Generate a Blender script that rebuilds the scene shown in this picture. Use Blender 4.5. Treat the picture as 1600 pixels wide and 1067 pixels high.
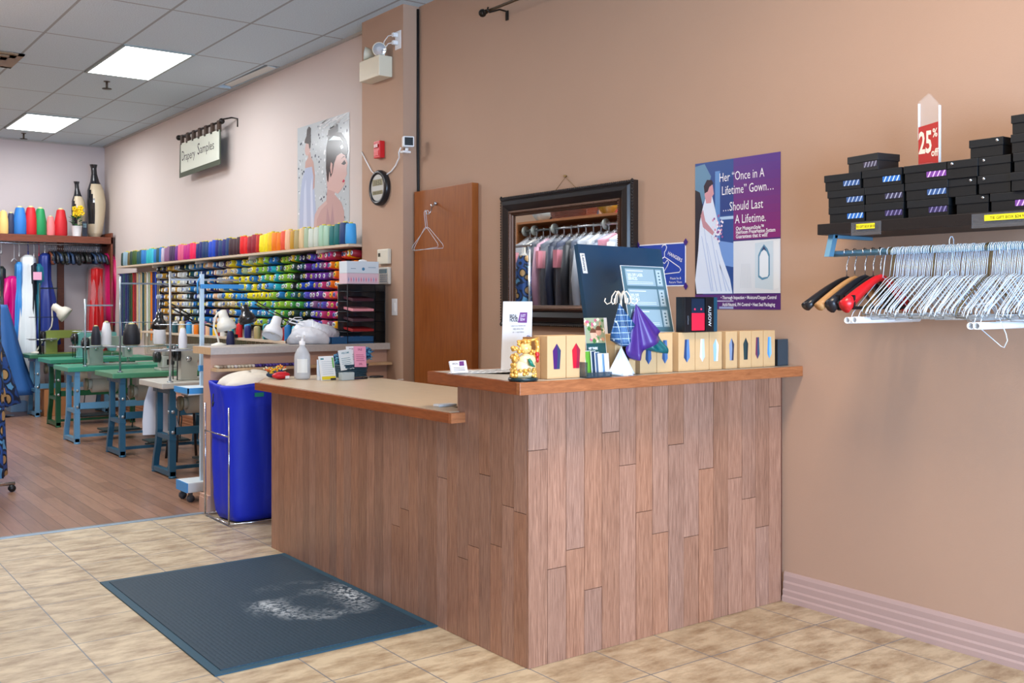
import bpy, bmesh, math, random
from mathutils import Vector, Matrix, Euler
random.seed(7)
S = bpy.context.scene
for o in list(bpy.data.objects):
    bpy.data.objects.remove(o)
COL = S.collection
PI = math.pi

# ------------------------------------------------------------------ camera
FPX, HCAM, YAW = 1591.0, 1.38, math.radians(36.65)
FW = (math.sin(YAW), math.cos(YAW)); RT = (math.cos(YAW), -math.sin(YAW))
cd = bpy.data.cameras.new('camera'); cam = bpy.data.objects.new('camera', cd); COL.objects.link(cam)
cam.location = (0, 0, HCAM); cam.rotation_euler = (PI/2, 0, -YAW)
cd.sensor_width = 36; cd.lens = 36*FPX/1600; cd.shift_y = (472-533.5)/1600; cd.clip_start = .05
S.camera = cam
S.view_settings.view_transform = 'Standard'; S.view_settings.look = 'None'
S.view_settings.gamma = 1; S.view_settings.use_curve_mapping = False
S.view_settings.exposure = -0.08

def lin(c):
    return tuple(((x/255)/12.92 if x/255 <= .04045 else ((x/255+.055)/1.055)**2.4) for x in c)
# ------------------------------------------------------------------ world and lights
W = bpy.data.worlds.new('world'); S.world = W; W.use_nodes = True
W.node_tree.nodes['Background'].inputs[0].default_value = (.62, .80, 1, 1)
W.node_tree.nodes['Background'].inputs[1].default_value = 1.5
def area(name, loc, rot, sx, sy, power, color, spread=PI):
    l = bpy.data.lights.new(name, 'AREA'); l.shape = 'RECTANGLE'; l.size = sx; l.size_y = sy
    l.energy = power; l.color = color; l.spread = spread
    o = bpy.data.objects.new(name, l); o.location = loc; o.rotation_euler = rot; COL.objects.link(o); return o
DAY = (.50, .70, 1.0); WARM = (1.0, .74, .50); NEUT = (.93, .97, 1.0)
area('daylight_window', (1.2, -2.62, 1.1), (PI/2, 0, 0), 4.6, 1.7, 620, DAY)
area('front_lamp_light', (1.9, 1.9, 3.44), (0, 0, 0), 1.15, .55, 82, WARM)
area('front_lamp_light', (.75, 4.4, 3.44), (0, 0, 0), 1.15, .55, 14, WARM)
TROFFERS_AND_FILL = [(2.73, 9.23), (2.73, 13.0), (1.28, 11.7), (.88, 7.3)]  # last two are unseen extras, added to brighten the workshop
for (x, y), pw in zip(TROFFERS_AND_FILL, (24, 24, 85, 85)):
    area('workshop_and_fill_light', (x, y, 3.455), (0, 0, 0), .54, 1.16, pw, NEUT)

# ------------------------------------------------------------------ pixel -> place (the photograph's own perspective)
def dirp(u):
    k = (u-800)/FPX; return (FW[0]+k*RT[0], FW[1]+k*RT[1])
def onX(u, v, x): d = dirp(u); t = x/d[0]; return Vector((x, t*d[1], HCAM+(472-v)/FPX*t))
def onY(u, v, y): d = dirp(u); t = y/d[1]; return Vector((t*d[0], y, HCAM+(472-v)/FPX*t))
def onZ(u, v, z): d = dirp(u); t = (z-HCAM)*FPX/(472-v); return Vector((t*d[0], t*d[1], z))

# ------------------------------------------------------------------ materials
MATS = {}
def nt(m): return m.node_tree
def mat(col, rough=.6, metal=0, bump=0, bscale=40, var=0, trans=0, alpha=1, emit=0, key=None, coat=0, vscale=8, stretch=None):
    k = key or (tuple(col), rough, metal, bump, bscale, var, trans, alpha, emit, coat, vscale, stretch)
    if k in MATS: return MATS[k]
    m = bpy.data.materials.new('m_'+'_'.join(str(int(c)) for c in col[:3])); m.use_nodes = True
    n = m.node_tree.nodes; L = m.node_tree.links; b = n['Principled BSDF']
    c = lin(col[:3])
    b.inputs['Base Color'].default_value = (*c, 1); b.inputs['Roughness'].default_value = rough
    b.inputs['Metallic'].default_value = metal; b.inputs['Alpha'].default_value = alpha
    b.inputs['Transmission Weight'].default_value = trans; b.inputs['Coat Weight'].default_value = coat
    if trans: b.inputs['IOR'].default_value = 1.3
    if emit:
        b.inputs['Emission Color'].default_value = (*c, 1); b.inputs['Emission Strength'].default_value = emit
    tc = None
    def coords():
        t = n.new('ShaderNodeTexCoord'); mp = n.new('ShaderNodeMapping'); L.new(t.outputs['Object'], mp.inputs[0])
        if stretch: mp.inputs['Scale'].default_value = stretch
        return mp.outputs[0]
    if var:
        no = n.new('ShaderNodeTexNoise'); no.inputs['Scale'].default_value = vscale; no.inputs['Detail'].default_value = 4
        L.new(coords(), no.inputs['Vector'])
        mx = n.new('ShaderNodeMix'); mx.data_type = 'RGBA'
        mx.inputs['A'].default_value = (*[x*(1-var) for x in c], 1); mx.inputs['B'].default_value = (*[min(1, x*(1+var)) for x in c], 1)
        L.new(no.outputs[0], mx.inputs['Factor']); L.new(mx.outputs['Result'], b.inputs['Base Color'])
    if bump:
        no = n.new('ShaderNodeTexNoise'); no.inputs['Scale'].default_value = bscale
        L.new(coords(), no.inputs['Vector']); bp = n.new('ShaderNodeBump'); bp.inputs['Strength'].default_value = bump
        bp.inputs['Distance'].default_value = .01
        L.new(no.outputs[0], bp.inputs['Height']); L.new(bp.outputs[0], b.inputs['Normal'])
    MATS[k] = m; return m

def mat_wood(key, c1, c2, rough=.5, scale=(30, 2, 2), attr=False, metal=0, bump=.15, grain=1.0):
    if key in MATS: return MATS[key]
    m = bpy.data.materials.new(key); m.use_nodes = True; n = m.node_tree.nodes; L = m.node_tree.links; b = n['Principled BSDF']
    t = n.new('ShaderNodeTexCoord'); mp = n.new('ShaderNodeMapping'); mp.inputs['Scale'].default_value = scale
    L.new(t.outputs['Object'], mp.inputs[0])
    src = mp.outputs[0]
    if attr:
        a = n.new('ShaderNodeAttribute'); a.attribute_name = 'tint'
        ad = n.new('ShaderNodeVectorMath'); ad.operation = 'MULTIPLY_ADD'
        L.new(a.outputs['Color'], ad.inputs[0]); ad.inputs[1].default_value = (37, 23, 51); L.new(src, ad.inputs[2]); src = ad.outputs[0]
    no = n.new('ShaderNodeTexNoise'); no.inputs['Scale'].default_value = 3*grain; no.inputs['Detail'].default_value = 8
    no.inputs['Roughness'].default_value = .62; no.inputs['Distortion'].default_value = .6
    L.new(src, no.inputs['Vector'])
    cr = n.new('ShaderNodeValToRGB'); L.new(no.outputs[0], cr.inputs[0])
    cr.color_ramp.elements[0].position = .22; cr.color_ramp.elements[1].position = .78
    cr.color_ramp.elements[0].color = (*lin(c1), 1); cr.color_ramp.elements[1].color = (*lin(c2), 1)
    out = cr.outputs[0]
    if attr:
        hs = n.new('ShaderNodeHueSaturation'); L.new(out, hs.inputs['Color'])
        sp = n.new('ShaderNodeSeparateColor'); L.new(a.outputs['Color'], sp.inputs[0])
        mr = n.new('ShaderNodeMapRange'); L.new(sp.outputs[0], mr.inputs[0]); mr.inputs[3].default_value = .88; mr.inputs[4].default_value = 1.12
        L.new(mr.outputs[0], hs.inputs['Value'])
        mr2 = n.new('ShaderNodeMapRange'); L.new(sp.outputs[1], mr2.inputs[0]); mr2.inputs[3].default_value = .93; mr2.inputs[4].default_value = 1.07
        L.new(mr2.outputs[0], hs.inputs['Saturation']); out = hs.outputs[0]
    L.new(out, b.inputs['Base Color']); b.inputs['Roughness'].default_value = rough
    bp = n.new('ShaderNodeBump'); bp.inputs['Strength'].default_value = bump; bp.inputs['Distance'].default_value = .004
    L.new(no.outputs[0], bp.inputs['Height']); L.new(bp.outputs[0], b.inputs['Normal'])
    MATS[key] = m; return m

# ------------------------------------------------------------------ mesh builder
class MB:
    def __init__(s): s.v = []; s.f = []; s.m = []; s.sm = []; s.mats = []; s.tint = []
    def mi(s, m):
        if m not in s.mats: s.mats.append(m)
        return s.mats.index(m)
    def add(s, vs, fs, m=None, smooth=False, M=None, tint=None):
        b = len(s.v)
        for p in vs:
            p = Vector(p)
            if M is not None: p = M @ p
            s.v.append(tuple(p))
        k = s.mi(m) if m is not None else 0
        for f in fs:
            s.f.append([b+i for i in f]); s.m.append(k); s.sm.append(smooth); s.tint.append(tint or (.5, .5, .5))
        return s
    def box(s, lo, hi, m=None, M=None, bev=0, tint=None):
        x0, y0, z0 = lo; x1, y1, z1 = hi
        if bev:
            bm = bmesh.new(); bmesh.ops.create_cube(bm, size=1)
            for v in bm.verts:
                v.co = Vector(((x0+x1)/2+v.co.x*(x1-x0), (y0+y1)/2+v.co.y*(y1-y0), (z0+z1)/2+v.co.z*(z1-z0)))
            bmesh.ops.bevel(bm, geom=list(bm.edges), offset=bev, segments=2, affect='EDGES', profile=.6)
            bm.verts.ensure_lookup_table()
            vs = [v.co.copy() for v in bm.verts]; fs = [[v.index for v in f.verts] for f in bm.faces]
            bm.verts.index_update(); fs = [[v.index for v in f.verts] for f in bm.faces]; bm.free()
            return s.add(vs, fs, m, False, M, tint)
        vs = [(x0,y0,z0),(x1,y0,z0),(x1,y1,z0),(x0,y1,z0),(x0,y0,z1),(x1,y0,z1),(x1,y1,z1),(x0,y1,z1)]
        return s.add(vs, [(0,3,2,1),(4,5,6,7),(0,1,5,4),(1,2,6,5),(2,3,7,6),(3,0,4,7)], m, False, M, tint)
    def lathe(s, prof, n=16, m=None, M=None, smooth=True, cap=True):
        vs = []; fs = []
        for (r, z) in prof:
            for i in range(n): a = 2*PI*i/n; vs.append((r*math.cos(a), r*math.sin(a), z))
        for j in range(len(prof)-1):
            for i in range(n):
                k = (i+1) % n; fs.append((j*n+i, j*n+k, (j+1)*n+k, (j+1)*n+i))
        s.add(vs, fs, m, smooth, M)
        if cap:
            s.add(vs[:n], [tuple(reversed(range(n)))], m, False, M); s.add(vs[-n:], [tuple(range(n))], m, False, M)
        return s
    def tube(s, pts, r, n=6, m=None, closed=False, M=None, flat=1):
        pts = [Vector(p) for p in pts]; N = len(pts); vs = []; fs = []
        up = None
        for i, p in enumerate(pts):
            if closed: d = pts[(i+1) % N]-pts[i-1]
            else: d = (pts[min(i+1, N-1)]-pts[max(i-1, 0)])
            if d.length < 1e-9: d = Vector((0, 0, 1))
            d.normalize()
            if up is None: up = Vector((0, 0, 1)) if abs(d.z) < .9 else Vector((1, 0, 0))
            a = d.cross(up)
            if a.length < 1e-4: up = Vector((1, 0, 0)) if abs(d.x) < .9 else Vector((0, 1, 0)); a = d.cross(up)
            a.normalize(); b = a.cross(d).normalized(); up = b
            rr = r[i] if isinstance(r, (list, tuple)) else r
            for k in range(n):
                t = 2*PI*k/n; vs.append(p+a*(rr*math.cos(t))+b*(rr*flat*math.sin(t)))
        for i in range(N if closed else N-1):
            j = (i+1) % N
            for k in range(n):
                l = (k+1) % n; fs.append((i*n+k, i*n+l, j*n+l, j*n+k))
        if not closed:
            fs.append(tuple(reversed(range(n)))); fs.append(tuple((N-1)*n+k for k in range(n)))
        return s.add(vs, fs, m, True, M)
    def cyl(s, p0, p1, r0, r1=None, n=16, m=None, M=None):
        return s.tube([p0, p1], [r0, r1 if r1 is not None else r0], n, m, False, M)
    def prism(s, poly, z0, z1, m=None, M=None, tint=None):
        n = len(poly); a = sum(poly[i][0]*poly[(i+1)%n][1]-poly[(i+1)%n][0]*poly[i][1] for i in range(n))
        if a < 0: poly = poly[::-1]
        vs = [(x, y, z0) for x, y in poly]+[(x, y, z1) for x, y in poly]
        fs = [tuple(reversed(range(n))), tuple(range(n, 2*n))]+[(i, (i+1)%n, n+(i+1)%n, n+i) for i in range(n)]
        return s.add(vs, fs, m, False, M, tint)
    def sphere(s, c, r, m=None, n=12, sc=(1, 1, 1), M=None):
        vs = []; fs = []; h = n//2
        for j in range(h+1):
            t = PI*j/h
            for i in range(n):
                a = 2*PI*i/n; vs.append((c[0]+r*sc[0]*math.sin(t)*math.cos(a), c[1]+r*sc[1]*math.sin(t)*math.sin(a), c[2]-r*sc[2]*math.cos(t)))
        for j in range(h):
            for i in range(n): k = (i+1)%n; fs.append((j*n+i, j*n+k, (j+1)*n+k, (j+1)*n+i))
        return s.add(vs, fs, m, True, M)
    def text(s, txt, x, y, size, m, M, sx=1.0, align='L', z=0.0012, shear=0, bold=0, rot=0):
        cu = bpy.data.curves.new('t', 'FONT'); cu.body = txt; cu.size = size
        cu.align_x = {'L': 'LEFT', 'C': 'CENTER', 'R': 'RIGHT'}[align]; cu.shear = shear; cu.offset = bold; cu.resolution_u = 2; cu.fill_mode = 'FRONT'
        o = bpy.data.objects.new('t', cu); COL.objects.link(o)
        me = bpy.data.meshes.new_from_object(o.evaluated_get(bpy.context.evaluated_depsgraph_get()))
        vs = [(v.co.x*sx, v.co.y) for v in me.vertices]; fs = [tuple(p.vertices) for p in me.polygons]
        c, q = math.cos(rot), math.sin(rot)
        s.add([(x+a*c-b*q, y+a*q+b*c, z) for a, b in vs], fs, m, False, M)
        bpy.data.objects.remove(o); bpy.data.curves.remove(cu); bpy.data.meshes.remove(me); return s
    def poly(s, pts, m, M, z=.0006):
        n = len(pts); a = sum(pts[i][0]*pts[(i+1)%n][1]-pts[(i+1)%n][0]*pts[i][1] for i in range(n))
        if a < 0: pts = pts[::-1]
        return s.add([(x, y, z) for x, y in pts], [tuple(range(n))], m, False, M)
    def rect(s, x0, y0, x1, y1, m, M, z=.0006): return s.poly([(x0,y0),(x1,y0),(x1,y1),(x0,y1)], m, M, z)
    def mesh(s, name):
        me = bpy.data.meshes.new(name); me.from_pydata(s.v, [], s.f)
        for m in s.mats: me.materials.append(m)
        me.polygons.foreach_set('material_index', s.m); me.polygons.foreach_set('use_smooth', s.sm)
        if any(t != (.5, .5, .5) for t in s.tint):
            at = me.color_attributes.new('tint', 'FLOAT_COLOR', 'CORNER'); vals = []
            for p in me.polygons:
                for _ in p.vertices: vals += [*s.tint[p.index], 1]
            at.data.foreach_set('color', vals)
        me.update(); return me

def ob(name, mb, m=None, parent=None, label=None, loc=None):
    if isinstance(mb, MB):
        me = mb.mesh(name)
        if not mb.mats and m is not None: me.materials.append(m)
    else: me = mb
    o = bpy.data.objects.new(name, me); COL.objects.link(o)
    if parent: o.parent = parent
    if label: o['label'] = label
    if loc is not None: o.location = loc
    return o
def tag(o, label, cat, group=None, kind=None):
    o['label'] = label; o['category'] = cat
    if group: o['group'] = group
    if kind: o['kind'] = kind
    return o
def thing(name, label, cat, loc=(0, 0, 0), rotz=0, group=None, rot=None):
    o = bpy.data.objects.new(name, None); COL.objects.link(o); o.location = loc
    o.rotation_euler = rot if rot else (0, 0, rotz); o.empty_display_size = .05
    return tag(o, label, cat, group)
def struct(name, mb, m=None):
    o = ob(name, mb, m); o['kind'] = 'structure'; return o
def dup(root, loc, label, rot=None, scale=None):
    r = root.copy(); COL.objects.link(r); r.location = loc; r['label'] = label
    if rot is not None: r.rotation_euler = rot
    if scale is not None: r.scale = scale
    for ch in root.children:
        c = ch.copy(); COL.objects.link(c); c.parent = r
        for g in ch.children:
            d = g.copy(); COL.objects.link(d); d.parent = c
    return r
ORD = ['zeroth','first','second','third','fourth','fifth','sixth','seventh','eighth','ninth','tenth','eleventh','twelfth','thirteenth','fourteenth','fifteenth','sixteenth','seventeenth','eighteenth','nineteenth','twentieth']
def nth(n):
    if n <= 20: return ORD[n]
    return str(n)+('th' if 10 <= n % 100 <= 20 else {1:'st',2:'nd',3:'rd'}.get(n % 10, 'th'))
def MX(o): # plane facing -X: u -> -Y, v -> +Z
    return Matrix(((0,0,-1,o[0]),(-1,0,0,o[1]),(0,1,0,o[2]),(0,0,0,1)))
def MY(o): # plane facing -Y: u -> +X, v -> +Z
    return Matrix(((1,0,0,o[0]),(0,0,-1,o[1]),(0,1,0,o[2]),(0,0,0,1)))
def T(x, y, z, rx=0, ry=0, rz=0): return Matrix.Translation((x, y, z)) @ Euler((rx, ry, rz)).to_matrix().to_4x4()
# ================================================================== setting
CEIL = 3.5; XW = 3.83; YF = 14.45; XL = .45; XFL = -2.6; YB = -2.4; YD = 6.55
P_SALMON = mat((180, 148, 125), .72, bump=.05, bscale=180, var=.04, vscale=2)
P_PALE = mat((214, 203, 198), .75, bump=.05, bscale=180, var=.02, vscale=2)
P_FAR = mat((206, 196, 196), .8, bump=.05, bscale=180)
struct('wall_right', MB().box((XW, YB-.15, 0), (XW+.15, 6.6, CEIL)), P_SALMON)
struct('wall_workshop_side', MB().box((XW, 6.6, 0), (XW+.15, YF+.15, CEIL)), P_PALE)
struct('wall_back', MB().box((XL-.15, YF, 0), (XW, YF+.15, CEIL)), P_FAR)
struct('wall_workshop_left', MB().box((XL-.15, YD, 0), (XL, YF, CEIL)), P_SALMON)
struct('wall_divider', MB().box((XFL, YD, 0), (XL-.15, YD+.15, CEIL)), P_SALMON)
struct('wall_left', MB().box((XFL-.15, YB-.15, 0), (XFL, YD+.15, CEIL)), P_SALMON)
struct('wall_column', MB().box((3.70, 6.27, 0), (XW, 6.88, CEIL)), P_SALMON)
# storefront wall with the window opening the daylight comes through
WX0, WX1, WZ0, WZ1 = -1.1, 3.5, .25, 2.45
struct('wall_front', MB().box((XFL, YB-.15, 0), (WX0, YB, CEIL)).box((WX1, YB-.15, 0), (XW, YB, CEIL)).box((WX0, YB-.15, WZ1), (WX1, YB, CEIL)).box((WX0, YB-.15, 0), (WX1, YB, WZ0)), P_SALMON)
fr = MB(); g = .05
for x in (WX0, .43, 1.97, WX1-g): fr.box((x, YB-.11, WZ0), (x+g, YB-.03, WZ1))
fr.box((WX0, YB-.11, WZ0), (WX1, YB-.03, WZ0+g)).box((WX0, YB-.11, WZ1-g), (WX1, YB-.03, WZ1))
struct('window_1', fr, mat((200, 200, 200), .4, .3))

def tile_mat():
    m = bpy.data.materials.new('ceramic_tile'); m.use_nodes = True; n = m.node_tree.nodes; L = m.node_tree.links; b = n['Principled BSDF']
    t = n.new('ShaderNodeTexCoord'); mp = n.new('ShaderNodeMapping'); mp.inputs['Location'].default_value = (-1.04, -3.045, 0)
    L.new(t.outputs['Object'], mp.inputs[0])
    br = n.new('ShaderNodeTexBrick'); br.offset = 0; br.squash = 1; br.inputs['Scale'].default_value = 1
    br.inputs['Brick Width'].default_value = .325; br.inputs['Row Height'].default_value = .325; br.inputs['Mortar Size'].default_value = .0028
    br.inputs['Mortar Smooth'].default_value = .1; br.inputs['Bias'].default_value = 0
    br.inputs['Color1'].default_value = (1, 1, 1, 1); br.inputs['Color2'].default_value = (.88, .87, .85, 1); br.inputs['Mortar'].default_value = (0, 0, 0, 1)
    L.new(mp.outputs[0], br.inputs['Vector'])
    n1 = n.new('ShaderNodeTexNoise'); n1.inputs['Scale'].default_value = 5.5; n1.inputs['Detail'].default_value = 7; n1.inputs['Roughness'].default_value = .65
    mp2 = n.new('ShaderNodeMapping'); mp2.inputs['Scale'].default_value = (1, 2.2, 1); L.new(t.outputs['Object'], mp2.inputs[0]); L.new(mp2.outputs[0], n1.inputs['Vector'])
    cr = n.new('ShaderNodeValToRGB'); e = cr.color_ramp.elements
    e[0].position = .33; e[0].color = (*lin((152, 128, 98)), 1); e[1].position = .6; e[1].color = (*lin((208, 190, 158)), 1)
    L.new(n1.outputs[0], cr.inputs[0])
    mu = n.new('ShaderNodeMix'); mu.data_type = 'RGBA'; mu.blend_type = 'MULTIPLY'; mu.inputs['Factor'].default_value = 1
    L.new(cr.outputs[0], mu.inputs['A']); L.new(br.outputs['Color'], mu.inputs['B'])
    mo = n.new('ShaderNodeMix'); mo.data_type = 'RGBA'; L.new(br.outputs['Fac'], mo.inputs['Factor'])
    L.new(mu.outputs['Result'], mo.inputs['A']); mo.inputs['B'].default_value = (*lin((120, 124, 128)), 1)
    L.new(mo.outputs['Result'], b.inputs['Base Color'])
    b.inputs['Roughness'].default_value = .42
    iv = n.new('ShaderNodeMath'); iv.operation = 'SUBTRACT'; iv.inputs[0].default_value = 1; L.new(br.outputs['Fac'], iv.inputs[1])
    bp = n.new('ShaderNodeBump'); bp.inputs['Strength'].default_value = .5; bp.inputs['Distance'].default_value = .004
    L.new(iv.outputs[0], bp.inputs['Height']); L.new(bp.outputs[0], b.inputs['Normal'])
    return m
def plank_mat():
    m = bpy.data.materials.new('laminate_floor'); m.use_nodes = True; n = m.node_tree.nodes; L = m.node_tree.links; b = n['Principled BSDF']
    t = n.new('ShaderNodeTexCoord'); mp = n.new('ShaderNodeMapping'); mp.inputs['Rotation'].default_value = (0, 0, PI/2)
    L.new(t.outputs['Object'], mp.inputs[0])
    br = n.new('ShaderNodeTexBrick'); br.offset = .37; br.offset_frequency = 2; br.inputs['Scale'].default_value = 1
    br.inputs['Brick Width'].default_value = 1.1; br.inputs['Row Height'].default_value = .095; br.inputs['Mortar Size'].default_value = .0018
    br.inputs['Color1'].default_value = (*lin((158, 118, 94)), 1); br.inputs['Color2'].default_value = (*lin((134, 98, 76)), 1); br.inputs['Mortar'].default_value = (*lin((62, 42, 30)), 1)
    L.new(mp.outputs[0], br.inputs['Vector'])
    no = n.new('ShaderNodeTexNoise'); no.inputs['Scale'].default_value = 4; no.inputs['Detail'].default_value = 6
    mp2 = n.new('ShaderNodeMapping'); mp2.inputs['Scale'].default_value = (12, 1, 1); L.new(t.outputs['Object'], mp2.inputs[0]); L.new(mp2.outputs[0], no.inputs['Vector'])
    hs = n.new('ShaderNodeHueSaturation'); L.new(br.outputs['Color'], hs.inputs['Color'])
    mr = n.new('ShaderNodeMapRange'); mr.inputs[3].default_value = .7; mr.inputs[4].default_value = 1.3; L.new(no.outputs[0], mr.inputs[0]); L.new(mr.outputs[0], hs.inputs['Value'])
    L.new(hs.outputs[0], b.inputs['Base Color']); b.inputs['Roughness'].default_value = .3
    return m
def ceil_mat():
    m = bpy.data.materials.new('ceiling_tile'); m.use_nodes = True; n = m.node_tree.nodes; L = m.node_tree.links; b = n['Principled BSDF']
    t = n.new('ShaderNodeTexCoord'); mp = n.new('ShaderNodeMapping'); mp.inputs['Location'].default_value = (-2.43, -8.62, 0); L.new(t.outputs['Object'], mp.inputs[0])
    br = n.new('ShaderNodeTexBrick'); br.offset = 0; br.inputs['Scale'].default_value = 1; br.inputs['Brick Width'].default_value = .6; br.inputs['Row Height'].default_value = 1.22
    br.inputs['Mortar Size'].default_value = .011
    c = (*lin((212, 230, 240)), 1); br.inputs['Color1'].default_value = c; br.inputs['Color2'].default_value = c; br.inputs['Mortar'].default_value = (*lin((168, 174, 178)), 1)
    L.new(mp.outputs[0], br.inputs['Vector']); no = n.new('ShaderNodeTexNoise'); no.inputs['Scale'].default_value = 90; no.inputs['Detail'].default_value = 6; L.new(t.outputs['Object'], no.inputs['Vector'])
    mx = n.new('ShaderNodeMix'); mx.data_type = 'RGBA'; mx.blend_type = 'MULTIPLY'; mx.inputs['Factor'].default_value = .35
    L.new(br.outputs['Color'], mx.inputs['A']); L.new(no.outputs[0], mx.inputs['B']); L.new(mx.outputs['Result'], b.inputs['Base Color']); b.inputs['Roughness'].default_value = .95
    bp = n.new('ShaderNodeBump'); bp.inputs['Strength'].default_value = .4; bp.inputs['Distance'].default_value = .01; L.new(no.outputs[0], bp.inputs['Height']); L.new(bp.outputs[0], b.inputs['Normal'])
    return m
struct('floor_tiles', MB().box((XFL, YB, -.1), (XW, YD, 0)), tile_mat())
struct('floor_boards', MB().box((XL, YD, -.1), (XW, YF, .002)), plank_mat())
struct('trim_threshold', MB().box((XL, YD-.025, 0), (2.40, YD+.02, .006), bev=.002), mat((150, 165, 175), .35, .6))
# ceiling with one lifted tile beside the wall (a dark gap) near Y 7.6..8.6
ce = MB()
GX0, GX1, GY0, GY1 = 3.665, 3.795, 8.62, 9.78
ce.box((XFL, YB, CEIL), (GX0, YF, CEIL+.08)).box((GX0, YB, CEIL), (XW, GY0, CEIL+.08)).box((GX0, GY1, CEIL), (XW, YF, CEIL+.08)).box((GX1, GY0, CEIL), (XW, GY1, CEIL+.08))
struct('ceiling', ce, ceil_mat())
struct('ceiling_void', MB().box((GX0-.2, GY0-.2, CEIL+.3), (GX1+.2, GY1+.2, CEIL+.35)).box((GX0-.2, GY0-.2, CEIL+.08), (GX0-.18, GY1+.2, CEIL+.3)).box((GX1+.18, GY0-.2, CEIL+.08), (GX1+.2, GY1+.2, CEIL+.3)), mat((40, 36, 34), .9))
lt = ob('ceiling_tile', MB().box((-.04, -.52, -.006), (.04, .52, .006), bev=.002), mat((222, 224, 220), .9), loc=(3.748, 9.2, 3.512)); lt.rotation_euler = (math.radians(.6), math.radians(6), math.radians(.4))
tag(lt, 'displaced ceiling tile sagging out of its dark gap beside the wall', 'ceiling tile')
# wall angle along the ceiling
struct('trim_ceiling', MB().box((XW-.025, 6.88, CEIL-.02), (XW, YF, CEIL)).box((XL, YF-.025, CEIL-.02), (XW, YF, CEIL)), mat((178, 176, 172), .6))
# baseboards: stepped profile
def base_prof(x, y0, y1):
    P = [(0, 0), (0.022, 0), (0.022, .022), (.016, .03), (.018, .05), (.012, .058), (.014, .085), (.009, .094), (.011, .118), (.006, .132), (0, .135)]
    mb = MB(); n = len(P)
    vs = [(x-a, y0, b) for a, b in P]+[(x-a, y1, b) for a, b in P]
    mb.add(vs, [tuple(range(n)), tuple(reversed(range(n, 2*n)))]+[(i, n+i, n+(i+1)%n, (i+1)%n) for i in range(n)])
    return mb
struct('baseboard_right', base_prof(XW, YB, 3.03), mat((182, 156, 148), .5, var=.03))
struct('baseboard_workshop', base_prof(XW, 6.9, YF), mat((150, 100, 70), .5))
# ---- lights: troffer fixtures; the last two are added out of view for fill
for i, (x, y) in enumerate(TROFFERS_AND_FILL[:2]+[(1.9, 1.9), (.75, 4.4), TROFFERS_AND_FILL[2], TROFFERS_AND_FILL[3]]):
    fl = i in (2, 3); hx, hy = ((.6, .29) if fl else (.285, .61))
    lab = ['bright fluorescent ceiling panel above the middle of the sewing tables', 'bright fluorescent ceiling panel near the back wall', 'square ceiling lamp over the shop front', 'square ceiling lamp over the customer side of the counter', 'added out of view fill light panel over the aisle by the clothes rails', 'added out of view fill light panel over the mirrored garment rack'][i]
    t = thing('ceiling_light', lab, 'ceiling light', (x, y, CEIL))
    f = MB(); f.box((-hx-.012, -hy-.012, -.012), (hx+.012, -hy+.01, -.0005)).box((-hx-.012, hy-.01, -.012), (hx+.012, hy+.012, -.0005)).box((-hx-.012, -hy, -.012), (-hx+.01, hy, -.0005)).box((hx-.01, -hy, -.012), (hx+.012, hy, -.0005))
    ob('frame', f, mat((150, 165, 165), .5), t)
    ob('diffuser', MB().box((-hx+.01, -hy+.01, -.009), (hx-.01, hy-.01, -.003)), mat((255, 255, 255), .5, emit=(2.5 if fl else 5)), t)
# vent
p = onZ(8, 92, CEIL)
t = thing('air_vent', 'square metal air vent in the ceiling at the edge of the room', 'air vent', (p.x-.2, p.y, CEIL))
f = MB(); 
for k in range(4):
    a = .3-.06*k; b = a-.05; z = -.004-.012*k
    f.box((-a, -a, z-.012), (a, -b, z)).box((-a, b, z-.012), (a, a, z)).box((-a, -a, z-.012), (-b, a, z)).box((b, -a, z-.012), (a, a, z))
ob('louvre', f, mat((150, 128, 100), .5, .3), t); ob('throat', MB().box((-.28, -.28, -.006), (.28, .28, -.001)), mat((30, 28, 26), .9), t)
for (u, v, lab) in ((167, 131, 'ceiling sprinkler head beside the big light panel'), (37, 212, 'ceiling sprinkler head near the back wall')):
    p = onZ(u, v-4, CEIL)
    t = thing('sprinkler', lab, 'sprinkler', (p.x, p.y, CEIL), group='ceiling sprinklers')
    ob('stem', MB().cyl((0,0,-.001),(0,0,-.07),.011,n=8).cyl((0,0,-.001),(0,0,-.006),.03,n=12), mat((90, 80, 70), .4, .6), t)
    ob('deflector', MB().cyl((0,0,-.07),(0,0,-.075),.045,n=12), mat((60, 56, 50), .4, .6), t)
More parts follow.
